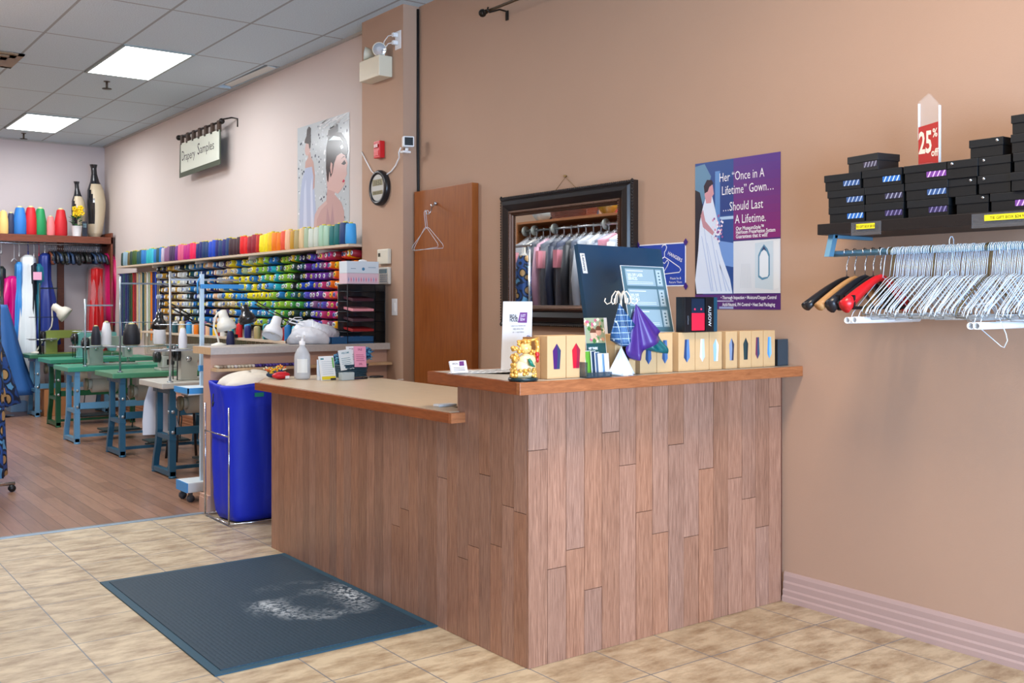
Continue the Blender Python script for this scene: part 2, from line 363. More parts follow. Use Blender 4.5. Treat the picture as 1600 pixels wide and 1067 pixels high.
# ================================================================== counter
CW = mat_wood('counter_cladding', (112, 74, 56), (188, 142, 116), .38, (60, 60, 3), attr=True)
CT = mat_wood('counter_trim', (116, 58, 26), (168, 92, 46), .35, (3, 3, 30), grain=1.4)
CTF = mat_wood('counter_trim_x', (126, 70, 36), (186, 118, 72), .35, (3, 30, 30), grain=1.4)
LAM = mat((206, 186, 158), .35, var=.10, vscale=14)
XC, YC, YE, YS = 2.345, 3.045, 5.40, 3.53
cnt = thing('service_counter', 'two level shop counter clad in reddish vertical wood planks', 'counter', (0, 0, 0))
def clad(mb, along, c0, c1, other, h_of, w=.0925, sgn=-1):
    rnd = random.Random(3 if along == 'x' else 5); c = c0; j = 0
    pat = [(.82,), (.36,), (.42,), (.25, ), (.86,), (.72,), (.52, ), (.42,), (.78,), (.38,), (.66,), (.3,), (.6,), (.5,), (.36,), (.9,), (.2,)]
    while c < c1-.004:
        e = min(c+w, c1); h = h_of((c+e)/2)
        if along == 'x': cuts = [0]+list(pat[j % len(pat)])+[h]
        else: cuts = [0]+([.3+rnd.random()*.45] if (h > 1 or rnd.random() < .12) else [])+[h]
        for a, b in zip(cuts, cuts[1:]):
            if b-a < .02: continue
            ti = (rnd.random(), rnd.random(), rnd.random()); gp = .0011; dz = rnd.random()*.0012
            if along == 'x': mb.box((c+gp, other-.012-dz, a+gp), (e-gp, other, b-gp), tint=ti)
            else: mb.box((other-.012-dz, c+gp, a+gp), (other, e-gp, b-gp), tint=ti)
        c = e; j += 1
sub = MB(); sub.box((XC, YC+.0, .0), (XC+.04, YS, 1.045)).box((XC, YS, 0), (XC+.04, YE, .888)).box((XC, YC, 0), (XW-.002, YC+.04, 1.045)).box((XC, YE-.04, 0), (2.93, YE, .888)).box((XC+.04, YS, .90), (XC+.08, YS+.03, 1.045))
ob('carcass', sub, mat((96, 52, 34), .7), cnt)
m1 = MB(); clad(m1, 'x', XC-.013, XW-.024, YC, lambda c: 1.045); ob('end_cladding', m1, CW, cnt)
m2 = MB(); clad(m2, 'y', YC, YE, XC, lambda c: 1.045 if c < YS else .888, w=.078); ob('side_cladding', m2, CW, cnt)
def edge_strip(mb, a, b, z0, z1, th=.022):
    d = Vector((b[0]-a[0], b[1]-a[1])); n = Vector((-d.y, d.x)).normalized()*th
    mb.prism([a, b, (b[0]+n.x, b[1]+n.y), (a[0]+n.x, a[1]+n.y)], z0, z1)
# low top
lowp = [(2.285, 3.50), (2.275, 5.44), (2.45, 5.74), (2.98, 5.78), (2.98, 3.66), (2.40, 3.66), (2.40, 3.50)]
ob('low_worktop', MB().prism(lowp, .892, .93), LAM, cnt, 'cream speckled laminate')
e = MB(); edge_strip(e, (2.276, 5.45), (2.284, 3.47), .888, .927, -.022); ob('low_worktop_edge', e, CT, cnt, 'varnished brown wood edging')
e = MB(); edge_strip(e, (2.264, 3.475), (2.345, 3.475), .888, .929, -.02); ob('low_worktop_edge', e, CTF, cnt); e = MB(); edge_strip(e, (2.45, 5.76), (2.274, 5.455), .888, .927, .02); ob('low_worktop_edge', e, CTF, cnt)
# high top
hp = [(2.235, 2.95), (2.292, 3.64), (3.828, 3.64), (3.828, 2.95)]
ob('high_worktop', MB().prism(hp, 1.047, 1.088), mat((176, 172, 165), .4, var=.22, vscale=45), cnt, 'grey speckled laminate')
e = MB(); edge_strip(e, (2.278, 3.66), (2.215, 2.93), 1.043, 1.088, .022); ob('high_worktop_edge', e, CT, cnt)
e = MB(); e.box((2.214, 2.928, 1.043), (3.829, 2.951, 1.0885), bev=.002); ob('high_worktop_edge', MB().box((2.28, 3.64, 1.043), (3.829, 3.66, 1.0885)), CTF, cnt); ob('high_worktop_edge', e, CTF, cnt)
ob('inner_desk', MB().box((2.98, 3.645, .72), (3.82, 4.6, .75)).box((3.78, 3.66, 0), (3.82, 4.58, .72)).box((2.99, 4.54, 0), (3.03, 4.58, .72)), mat((170, 140, 110), .5), cnt)
# mat
def mat_rubber():
    m = bpy.data.materials.new('rubber_mat'); m.use_nodes = True; n = m.node_tree.nodes; L = m.node_tree.links; b = n['Principled BSDF']
    t = n.new('ShaderNodeTexCoord'); vo = n.new('ShaderNodeTexVoronoi'); vo.inputs['Scale'].default_value = 55; vo.inputs['Randomness'].default_value = .15
    L.new(t.outputs['Object'], vo.inputs['Vector'])
    # dusty arc: ring around (1.96,4.23)
    sp = n.new('ShaderNodeSeparateXYZ'); L.new(t.outputs['Object'], sp.inputs[0])
    mp = n.new('ShaderNodeMapping'); mp.inputs['Location'].default_value = (-.20*2.6, .14*2.2, 0); mp.inputs['Scale'].default_value = (2.6, 2.2, 0); L.new(t.outputs['Object'], mp.inputs[0])
    ln = n.new('ShaderNodeVectorMath'); ln.operation = 'LENGTH'; L.new(mp.outputs[0], ln.inputs[0])
    sb = n.new('ShaderNodeMath'); sb.operation = 'SUBTRACT'; L.new(ln.outputs['Value'], sb.inputs[0]); sb.inputs[1].default_value = .50
    ab = n.new('ShaderNodeMath'); ab.operation = 'ABSOLUTE'; L.new(sb.outputs[0], ab.inputs[0])
    r1 = n.new('ShaderNodeMapRange'); r1.inputs[1].default_value = .32; r1.inputs[2].default_value = 0; L.new(ab.outputs[0], r1.inputs[0])
    n1 = n.new('ShaderNodeTexNoise'); n1.inputs['Scale'].default_value = 3.2; n1.inputs['Detail'].default_value = 5; L.new(t.outputs['Object'], n1.inputs['Vector'])
    r2 = n.new('ShaderNodeMapRange'); r2.inputs[1].default_value = .45; r2.inputs[2].default_value = .64; L.new(n1.outputs[0], r2.inputs[0])
    n2 = n.new('ShaderNodeTexNoise'); n2.inputs['Scale'].default_value = 60; L.new(t.outputs['Object'], n2.inputs['Vector'])
    r3 = n.new('ShaderNodeMapRange'); r3.inputs[1].default_value = .4; r3.inputs[2].default_value = .6; L.new(n2.outputs[0], r3.inputs[0])
    a = n.new('ShaderNodeMath'); a.operation = 'MULTIPLY'; L.new(r1.outputs[0], a.inputs[0]); L.new(r2.outputs[0], a.inputs[1])
    a2 = n.new('ShaderNodeMath'); a2.operation = 'MULTIPLY'; L.new(a.outputs[0], a2.inputs[0]); L.new(r3.outputs[0], a2.inputs[1])
    mx = n.new('ShaderNodeMix'); mx.data_type = 'RGBA'; L.new(a2.outputs[0], mx.inputs['Factor'])
    cr = n.new('ShaderNodeValToRGB'); cr.color_ramp.elements[0].color = (*lin((28, 80, 98)), 1); cr.color_ramp.elements[1].color = (*lin((10, 46, 64)), 1); cr.color_ramp.elements[0].position = .1; cr.color_ramp.elements[1].position = .5
    L.new(vo.outputs['Distance'], cr.inputs[0]); L.new(cr.outputs[0], mx.inputs['A']); mx.inputs['B'].default_value = (*lin((190, 200, 205)), 1)
    L.new(mx.outputs['Result'], b.inputs['Base Color']); b.inputs['Roughness'].default_value = .6
    bp = n.new('ShaderNodeBump'); bp.inputs['Strength'].default_value = .6; bp.inputs['Distance'].default_value = .004; bp.invert = True; L.new(vo.outputs['Distance'], bp.inputs['Height']); L.new(bp.outputs[0], b.inputs['Normal'])
    return m
t = thing('door_mat', 'dusty dark teal rubber mat on the tile floor beside the counter', 'mat', (1.845, 4.44, 0))
ob('pad', MB().box((-.45, -.745, .0005), (.45, .745, .010), bev=.002), mat_rubber(), t)
b_ = MB(); b_.box((-.485, -.78, .0004), (.485, -.745, .006)).box((-.485, .745, .0004), (.485, .78, .006)).box((-.485, -.745, .0004), (-.45, .745, .006)).box((.45, -.745, .0004), (.485, .745, .006))
ob('border', b_, mat((24, 70, 90), .6), t)
# ================================================================== wall things, front part
BLK = mat((20, 20, 22), .45); WHT = mat((235, 236, 236), .45); CHR = mat((200, 202, 205), .2, 1)
GLASS = mat((225, 232, 240), .15, trans=.0, alpha=.05, key='clear_plastic')
# wooden door leaf flat against the wall
DW = mat_wood('door_veneer', (122, 62, 20), (160, 92, 38), .35, (3, 22, 1.6), bump=.05)
d = struct('door_1', MB().box((3.775, 5.516, .005), (3.829, 6.24, 2.165), bev=.002), DW)
t = thing('wall_hook', 'brass coat hook screwed to the brown wooden door leaf', 'hook', (3.775, 5.93, 2.03))
hk = MB().cyl((0, .02, .03), (-.012, .02, .03), .012, n=10).tube([(-.01, .02, .03), (-.05, -.01, .0), (-.075, -.04, -.012), (-.085, -.055, -.005), (-.09, -.06, .015)], .004, 6).tube([(-.07, -.035, -.012), (-.085, -.03, -.05), (-.10, -.02, -.05), (-.105, -.015, -.03)], .004, 6)
ob('hook_arm', hk, CHR, t)
def wire_hanger_mb(w=.2, r=.0016, n=5, barz=-.245, neck=-.095, tz=.02):
    hook = [(0, .02*math.cos(a)+0, .0+.02*math.sin(a)) for a in [PI*1.15, PI*.9, PI*.65, PI*.4, PI*.15, -.1*PI]]
    hook = [(p[1], 0, p[2]) for p in hook]
    mb = MB(); mb.tube([(h[0], 0, h[2]) for h in hook]+[(.010, 0, -.04), (0, 0, neck)], r, n)
    mb.tube([(0, 0, neck), (.03, 0, neck-.012), (w-.01, 0, barz+.028), (w, 0, barz+.012), (w-.006, 0, barz), (0, 0, barz), (-w+.006, 0, barz), (-w, 0, barz+.012), (-w+.01, 0, barz+.028), (-.03, 0, neck-.012)], r, n, closed=True)
    return mb
WH = mat((212, 228, 242), .3); BR = mat((120, 104, 58), .35, .7)
me_h = wire_hanger_mb().mesh('wire'); me_h.materials.append(WH)
me_hb = wire_hanger_mb().mesh('wire'); me_hb.materials.append(BR)
# two hangers on door hook (each facing the room: plane parallel to wall)
for i, (dy, rz, lab) in enumerate(((0, .06, 'white wire hanger hooked on the wooden door, next to the wood'), (.006, -.10, 'white wire hanger hooked on the wooden door, outermost of the two'))):
    o = ob('wire_hanger', me_h, loc=(3.672-.012*i, 5.90+dy, 1.985)); o.rotation_euler = (0, .03*i, PI/2+rz); o.scale = (.92, .92, 1.0)
    tag(o, lab, 'hanger', 'hangers on the door hook')
# mirror
MYc, MZc = 4.61, 1.635; 
def frame_ring(mb, y0, y1, z0, z1, prof, m=None):
    # prof: list of (inset, x) from outer to inner
    rings = []
    for ins, x in prof: rings.append([(x, y0+ins, z0+ins), (x, y1-ins, z0+ins), (x, y1-ins, z1-ins), (x, y0+ins, z1-ins)])
    vs = [p for r in rings for p in r]; fs = []
    for j in range(len(rings)-1):
        for i in range(4): k = (i+1)%4; fs.append((j*4+i, j*4+k, (j+1)*4+k, (j+1)*4+i))
    mb.add(vs, fs, m); return mb
y0, y1, z0, z1 = 4.005, 5.215, 1.235, 2.04
t = thing('wall_mirror', 'rectangular wall mirror in a wide dark ornate frame', 'mirror', (3.829, 4.61, z0))
def rel(mb, o): mb.v = [(a-o[0], b-o[1], c-o[2]) for a, b, c in mb.v]; return mb
OO = (3.829, 4.61, z0)
f = frame_ring(MB(), y0, y1, z0, z1, [(0, 3.829), (0, 3.795), (.012, 3.785), (.02, 3.79), (.03, 3.775), (.055, 3.762), (.085, 3.782), (.09, 3.788)])
ob('outer_frame', rel(f, OO), mat((26, 22, 22), .28, coat=.4), t)
f = frame_ring(MB(), y0, y1, z0, z1, [(.09, 3.788), (.094, 3.779), (.104, 3.776), (.112, 3.788), (.118, 3.79), (.122, 3.80), (.128, 3.803)])
rnd = random.Random(2)
for k in range(78):
    yy = y0+.104+(y1-y0-.208)*k/77
    for zz in (z0+.104, z1-.104): f.sphere((3.778, yy, zz), .006, n=6)
for k in range(50):
    zz = z0+.104+(z1-z0-.208)*k/49
    for yy in (y0+.104, y1-.104): f.sphere((3.778, yy, zz), .006, n=6)
ob('carved_inner_frame', rel(f, OO), mat((92, 66, 52), .3, .6), t, 'bronze beaded inner border')
f = MB()
for k in range(72):
    for zz in (z0+.006, z1-.006): f.sphere((3.79, y0+(y1-y0)*k/71, zz), .008, n=6)
for k in range(48):
    for yy in (y0+.006, y1-.006): f.sphere((3.79, yy, z0+(z1-z0)*k/47), .008, n=6)
ob('rope_edge', rel(f, OO), mat((36, 30, 28), .3, .3), t)
ob('mirror_glass', rel(MB().box((3.802, y0+.125, z0+.125), (3.806, y1-.125, z1-.125)), OO), mat((225, 228, 228), .015, 1), t)
f = MB().tube([(3.822, 4.72, 2.03), (3.822, 4.61, 2.115), (3.822, 4.50, 2.03)], .0015, 5).cyl((3.829, 4.61, 2.12), (3.81, 4.61, 2.12), .006, n=8)
ob('hanging_wire', rel(f, OO), mat((150, 120, 70), .4, .7), t)
# curtain rod up high
t = thing('curtain_rod', 'dark metal curtain rod with ball finial high on the wall above the mirror', 'curtain rod', (3.829, 5.24, 3.21))
ob('rod', MB().cyl((-.13, .02, .0), (-.13, -1.6, .0), .009, n=10), mat((96, 78, 50), .35, .7), t)
ob('finial', MB().sphere((-.13, .045, 0), .026, n=12).cyl((-.13, .025, 0), (-.13, .0, 0), .014, n=10), mat((40, 34, 28), .35, .6), t)
ob('bracket', MB().tube([(-.001, -.045, -.03), (-.001, -.045, .01), (-.06, -.045, .014), (-.13, -.03, -.012), (-.145, -.03, .0), (-.14, -.03, .018)], .006, 6).box((-.006, -.058, -.045), (0, -.032, .015)), mat((40, 34, 28), .35, .6), t)
# black cable down the column corner
tag(ob('wall_cable', MB().tube([(3.818, 6.262, 3.48), (3.818, 6.262, 2.9), (3.815, 6.258, 2.5), (3.82, 6.262, 2.2), (3.82, 6.262, 1.2), (3.82, 6.262, .2)], .009, 6), mat((16, 16, 18), .5)), 'black cable running down the corner beside the square wall column', 'cable')
# ---------------- bridal gown poster on wall_right
def pm(c, r=.35): return mat(c, r)
PY, PZ, PW, PH = 3.588, 1.345, .535, .735
t = thing('gown_poster', 'purple and blue poster of a bride advertising gown preservation', 'poster', (3.829, PY, PZ))
M = MX((-.0015, 0, 0)); f = MB(); f.box((0, -.0012, 0), (PW, .0, PH), pm((70, 40, 110)), M=MX((-.0002, 0, 0)) @ Matrix.Rotation(-PI/2, 4, 'X') if False else None) if False else None
f = MB(); s = .535/100
def R_(x0, y0, x1, y1, c, z): f.rect(x0*PW, y0*PH, x1*PW, y1*PH, pm(c), M, z)
def P_(pts, c, z): f.poly([(x*PW, y*PH) for x, y in pts], pm(c), M, z)
f.prism([(0,0),(PW,0),(PW,PH),(0,PH)], -.001, 0, pm((60, 40, 110)), M)
R_(0, .10, .47, 1, (34, 74, 140), .0002)      # photo half
for i in range(10):                            # purple to blue gradient print
    a = i/10; c = (int(128-50*a), int(34+18*a), int(112+24*a)); R_(.47, .46+.054*i, 1, .46+.054*(i+1), c, .0002)
P_([(.0,.6),(.0,.98),(.12,.99),(.2,.9),(.12,.75)], (96, 140, 170), .0004)
P_([(.0,.1),(.0,.82),(.06,.8),(.1,.7),(.08,.5),(.1,.1)], (20, 22, 40), .0005)   # groom's dark suit
P_([(.25,.45),(.25,.93),(.31,.93),(.31,.45)], (90, 140, 200), .0004)
P_([(.31,.6),(.47,.6),(.47,.62),(.31,.62)], (170, 200, 230), .0005); P_([(.31,.63),(.47,.63),(.47,.88),(.31,.88)], (26, 60, 130), .0004)
P_([(.3,.3),(.47,.28),(.47,.44),(.3,.46)], (110, 150, 210), .0004)
P_([(.02,.105),(.0,.2),(.04,.4),(.06,.6),(.1,.7),(.14,.78),(.2,.8),(.24,.7),(.28,.6),(.27,.5),(.33,.36),(.43,.2),(.46,.105)], (214, 226, 242), .0006)   # dress + veil
for (a, b, w) in ((.08,.5,.012),(.15,.45,.01),(.2,.5,.012),(.26,.4,.012),(.1,.6,.01),(.3,.3,.012)):
    P_([(a+.12,.12),(a+.12+w,.12),(a+w*.6,b),(a,b)], (172, 192, 226), .0007)
P_([(.07,.64),(.1,.56),(.22,.5),(.24,.52),(.13,.6),(.1,.68)], (190, 140, 150), .0008)  # arm
P_([(.13,.83),(.12,.78),(.14,.72),(.2,.72),(.21,.76),(.235,.78),(.22,.84),(.17,.86)], (206, 150, 158), .0008)  # face, neck
P_([(.11,.84),(.12,.79),(.16,.8),(.18,.83),(.23,.85),(.21,.875),(.15,.88)], (38, 24, 44), .0009)  # hair
rr = random.Random(4)
for k in range(42):
    a, q = rr.random()*2*PI, rr.random()**.5; x = .28+.07*q*math.cos(a); y = .56+.075*q*math.sin(a)-(.04 if rr.random()<.3 else 0)
    R = .012; P_([(x+R*math.cos(b*PI/3), y+R*.75*math.sin(b*PI/3)) for b in range(6)], rr.choice([(210,150,180),(235,215,230),(150,90,150),(80,90,160),(240,235,245)]), .001+.00003*k)
R_(.47, .105, 1, .45, (214, 220, 226), .0003)
P_([(.72,.14),(.92,.125),(.92,.44),(.72,.43)], (196, 212, 222), .0005); P_([(.93,.13),(.985,.14),(.985,.44),(.93,.44)], (222, 228, 232), .0005)
P_([(.755,.21),(.80,.19),(.86,.20),(.885,.22),(.885,.35),(.86,.39),(.82,.42),(.785,.39),(.755,.35)], (90, 140, 170), .0007)
P_([(.77,.22),(.80,.205),(.86,.21),(.87,.225),(.87,.34),(.85,.37),(.82,.385),(.79,.37),(.77,.34)], (222, 230, 236), .0009)
P_([(.79,.375),(.82,.41),(.85,.375),(.83,.385),(.81,.385)], (50, 60, 100), .001)
for k in range(7): P_([(.55+.02*k,.14),(.556+.02*k,.14),(.57+.015*k,.30),(.565+.015*k,.30)], (198, 206, 214), .0005)
R_(0, 0, 1, .10, (84, 40, 112), .0003); R_(.0, .052, .47, .058, (200, 200, 220), .0006); R_(.3, .003, .47, .018, (150, 160, 200), .0006)
wt = pm((240, 240, 245)); wk = dict(sx=.72)
def TX(s_, x, y, size, **k): f.text(s_, x*PW, y*PH, size, wt, M, z=.0016, **k)
TX('Her “Once in A', .30, .855, .062, sx=.70); TX('Lifetime” Gown…', .33, .765, .062, sx=.70)
TX('…Should Last', .34, .655, .062, sx=.72); TX('A Lifetime.', .49, .568, .060, sx=.72)
TX('Our MuseumStyle™', .50, .522, .026, sx=.8, bold=.0004); TX('Heirloom Preservation System', .50, .497, .026, sx=.74, bold=.0004); TX('Guarantees that it will!', .50, .469, .026, sx=.8, bold=.0004)
TX('• Thorough Inspection • Moisture/Oxygen Control', .32, .068, .023, sx=.72, bold=.0004); TX('Acid-Neutral, PH Control • Heat Seal Packaging', .34, .022, .023, sx=.72, bold=.0004)
ob('printed_sheet', f, None, t)
# ---------------- blue hangers poster
Y0, Z0, w, h = 4.005, 1.462, .352, .226
t = thing('hanger_poster', 'blue paper sign with a white hanger outline taped to the wall', 'sign', (3.829, Y0, Z0))
f = MB(); B = pm((22, 66, 170)); M = MX((-.001, 0, 0))
f.prism([(0,0),(w,0),(w,h),(0,h)], -.0008, 0, wt, M); f.rect(.006, .006, w-.006, h-.006, B, M, .0003)
def line2(pts, r, m, z, closed=False):
    f.tube([(x, y, z) for x, y in pts], r, 6, m, closed, M, flat=.2)
cx = .20
line2([(cx-.02,.205),(cx-.012,.216),(cx+.008,.218),(cx+.016,.206),(cx+.010,.19),(cx,.18),(cx,.155),(cx+.03,.14),(w-.045,.098),(w-.035,.085),(w-.045,.072),(cx,.065),(cx-.12,.068),(cx-.13,.08),(cx-.12,.095),(cx,.155)], .0025, wt, .001)
line2([(cx-.025,.135),(cx,.12),(cx+.022,.138),(cx+.03,.125),(cx+.022,.108),(cx,.082),(cx-.03,.11),(cx-.034,.125)], .0025, wt, .001, True)
f.text('HANGERS', cx+.022, .168, .026, wt, M, sx=.95, rot=-.42, bold=.0003); f.text('RECYCLE', cx-.13, .115, .026, wt, M, sx=.95, rot=.42, bold=.0003)
f.text('Please be &', cx+.08, .036, .017, wt, M, align='C'); f.text('Return Them', cx+.08, .016, .017, wt, M, align='C')
ob('printed_sheet', f, None, t)
for (x, y) in ((0, h), (w, h), (w, 0), (0, 0)): ob('tape', MB().poly([(x-.016, y), (x, y-.02), (x+.016, y), (x, y+.02)], pm((60, 24, 120)), M, .0018), None, t)
# ================================================================== column things
X7 = 3.70
# emergency light
t = thing('emergency_light', 'beige battery emergency light unit with two lamp heads on the column', 'emergency light', (X7, 6.57, 3.005))
BEI = mat((222, 214, 190), .4)
ob('battery_case', MB().box((-.11, -.15, 0), (-.001, .15, .15), bev=.006), BEI, t)
for i, (yy, aim) in enumerate(((.075, (-.75, .45, .1)), (-.085, (-.6, -.75, -.1)))):
    c = Vector((-.065, yy, .20)); a = Vector(aim).normalized(); q = a.to_track_quat('Z', 'Y').to_matrix().to_4x4()
    Mh = Matrix.Translation(c) @ q
    h_ = ob('lamp_head', MB().lathe([(.012, -.035), (.03, -.025), (.042, .0), (.05, .03), (.052, .036)], 16, M=Mh).cyl((-.065, yy, .145), (-.065, yy, .18), .012, n=10), BEI, t)
    ob('lens', MB().lathe([(.046, .037), (.036, .040), (.018, .042)], 16, M=Mh), mat((215, 222, 230), .08, .7), h_)
t = thing('wall_socket', 'white double power socket with two plugs above the emergency light', 'socket', (X7, 6.335, 3.255))
ob('cover_plate', MB().box((-.006, -.04, -.065), (-.0005, .04, .065), bev=.002), WHT, t)
for z, s1 in ((.035, .05), (-.02, .045)):
    pl = ob('plug', MB().box((-.045, -.005, z-.014), (-.006, .022, z+.014), bev=.003), WHT, t)
    ob('cord', MB().tube([(-.04, .02, z), (-.05, .06, z), (-.055, .11, z-.03), (-.06, .14 if z > 0 else .10, -.10), (-.06, .16 if z > 0 else .12, -.13), (-.06, .25 if z > 0 else .13, -.16)], .0035, 6), WHT, pl)
# fire alarm
t = thing('fire_alarm', 'small red fire alarm strobe on the column above the clock', 'fire alarm', (X7, 6.575, 2.435))
RED = mat((205, 28, 34), .35)
ob('housing', MB().box((-.045, -.045, 0), (-.0005, .045, .125), bev=.006).box((-.049, -.035, .015), (-.044, .035, .055), bev=.002), RED, t)
ob('strobe_lens', MB().box((-.052, -.03, .075), (-.044, .03, .10), bev=.002), mat((150, 30, 30), .2), t)
# clock
t = thing('wall_clock', 'round digital wall clock in a black case on the column', 'clock', (X7, 6.575, 2.218))
Mx = Matrix.Rotation(-PI/2, 4, 'Y')
ob('case', MB().lathe([(.126, .001), (.13, .01), (.13, .03), (.122, .042), (.104, .045), (.100, .036), (.098, .034), (.001, .034)], 40, M=Mx), mat((22, 22, 26), .3), t)
ob('face', MB().lathe([(.097, .0345), (.097, .036)], 40, M=Mx), mat((186, 186, 180), .4), t)
f = MB(); M = MX((-.0365, 0, 0)); lcd = mat((128, 122, 84), .3); dk = mat((40, 40, 30), .4)
f.rect(-.075, .015, .075, .062, lcd, M, .0004); f.rect(-.075, -.05, .075, -.022, lcd, M, .0004)
f.text('10:52', 0, .020, .05, dk, M, align='C', sx=1.0, z=.001); f.text('MO 10 22', 0, -.046, .026, dk, M, align='C', z=.001)
ob('display', f, None, t)
# camera
t = thing('security_camera', 'small white cube security camera on the column', 'camera', (3.70, 6.262, 2.49))
ob('mount', MB().box((-.03, -.05, -.055), (.03, -.0005, -.04), bev=.003).cyl((0, -.04, -.045), (0, -.045, -.02), .012, n=10), WHT, t)
Mc = T(0, -.06, .02, 0, 0, -.35)
bd = ob('camera_body', MB().box((-.04, -.03, -.038), (.04, .03, .038), bev=.009, M=Mc), WHT, t)
ob('lens_panel', MB().box((-.03, -.034, -.028), (.03, -.029, .028), bev=.002, M=Mc), mat((18, 18, 22), .15), bd)
tag(ob('camera_cord', MB().tube([(3.67, 6.25, 2.475), (3.66, 6.262, 2.44), (3.685, 6.30, 2.41), (3.69, 6.36, 2.36), (3.69, 6.42, 2.325), (3.69, 6.52, 2.30), (3.692, 6.64, 2.31), (3.692, 6.72, 2.36), (3.692, 6.80, 2.44), (3.694, 6.875, 2.52)], .005, 6), WHT), 'white cord sagging from the security camera across the column', 'cord')
t = thing('thermostat', 'cream square thermostat on the column, above the alarm keypad', 'thermostat', (X7, 6.525, 1.712))
ob('housing', MB().box((-.03, -.09, -.055), (-.0005, .07, .055), bev=.008), mat((214, 208, 190), .4), t)
ob('screen', MB().box((-.032, .02, .0), (-.029, .05, .026)), mat((60, 66, 60), .2), t)
t = thing('alarm_keypad', 'cream alarm keypad on the column, below the thermostat', 'keypad', (X7, 6.51, 1.572))
ob('housing', MB().box((-.025, -.075, -.062), (-.0005, .075, .062), bev=.008), mat((212, 208, 196), .4), t)
ob('screen', MB().box((-.027, -.05, .018), (-.024, .06, .048)), mat((110, 140, 150), .2), t)
f = MB()
for i in range(4):
    for j in range(4): f.box((-.028, -.055+.028*i, -.045+.015*j), (-.024, -.037+.028*i, -.036+.015*j))
ob('keys', f, mat((150, 152, 155), .5), t)
t = thing('light_switch', 'white light switch low on the column near the file rack', 'switch', (X7, 6.385, 1.345))
ob('cover_plate', MB().box((-.006, -.037, -.06), (-.0005, .037, .06), bev=.002), WHT, t); ob('rocker', MB().box((-.011, -.014, -.03), (-.005, .014, .03), bev=.002), WHT, t)
# ================================================================== shelf with tie boxes, tie hangers
SX = 3.50
t = thing('wall_shelf', 'long black wall shelf holding stacked black gift boxes', 'shelf', (SX, 1.7, 1.655))
ob('board', MB().box((0, -1.2, 0), (.328, .905, .044), bev=.002), mat_wood('shelf_black', (14, 10, 12), (24, 18, 18), .45, (3, 30, 30)), t)
SB = mat((110, 160, 190), .35, .5)
for yy in (.86, -.02, -.9):
    br = ob('bracket', MB().box((.04, yy-.012, -.014), (.30, yy+.012, -.001)).prism([(.0, -.09),(.03,-.09),(.06,0),(.03,0)], yy-.012, yy+.012, M=Matrix(((1,0,0,0),(0,0,1,0),(0,1,0,0),(0,0,0,1)))), SB, t)
ob('hanging_rail', MB().cyl((.05, .86, -.078), (.05, -1.2, -.078), .013, n=14), SB, t, 'blue grey steel rail')
for (yc, wd, txt) in ((.675, .10, 'TIE GIFT BOX $8.00'), (.11, .2, 'TIE GIFT BOX $24.99')):
    hd = ob('price_holder', MB().box((-.006, yc-wd*.66, -.012), (-.0005, yc+wd*.66, .040), bev=.001), GLASS, t)
    f = MB(); M = MX((-.007, yc+wd*.42, .012)); f.rect(0, 0, wd*.84, .021, mat((235, 222, 40), .4), M, 0); f.text(txt, wd*.42, .005, .014, mat((60, 50, 10), .5), M, align='C', sx=.7 if wd < .15 else 1, z=.0005)
    ob('price_label', f, None, hd)
BX = mat((10, 15, 19), .45, bump=.08, bscale=300); BX2 = mat((13, 19, 24), .45, bump=.08, bscale=300)
def giftbox(y, z, w, h, dpt, x, lab, win=None, snap=False, rz=0):
    t = thing('gift_box', lab, 'box', (x, y, z), rz)
    ob('box_base', MB().box((.004, -w/2+.003, 0), (dpt-.004, w/2-.003, h*.62), bev=.0015), BX, t)
    ob('box_lid', MB().box((0, -w/2, h*.56), (dpt, w/2, h-.0006), bev=.0015), BX2, t)
    if win:
        f = MB(); M = MX((.0025, -w*.02, h*.22)); ww = w*.44; f.rect(0, 0, ww, h*.32, mat(win[0], .25), M, 0)
        for k in range(4):
            a = ww*(.05+.24*k); f.poly([(a, 0), (a+ww*.07, 0), (a+ww*.2, h*.32), (a+ww*.13, h*.32)], mat(win[1], .25), M, .0005)
        ob('window_label', f, None, t)
    if snap: ob('snap', MB().lathe([(.006, -.001), (.005, .002), (.001, .003)], 10, M=Matrix.Translation((-.0005, w/2-.022 if snap > 0 else -w/2+.022, h*.83)) @ Mx), CHR, t)
    return t
GH = .0655; zt = 1.6995
NV = ((60, 90, 140), (170, 190, 220)); BL = ((50, 110, 190), (190, 215, 245)); PU = ((120, 70, 150), (215, 180, 235)); GR = ((60, 60, 84), (150, 155, 180)); DP = ((60, 54, 92), (130, 124, 170))
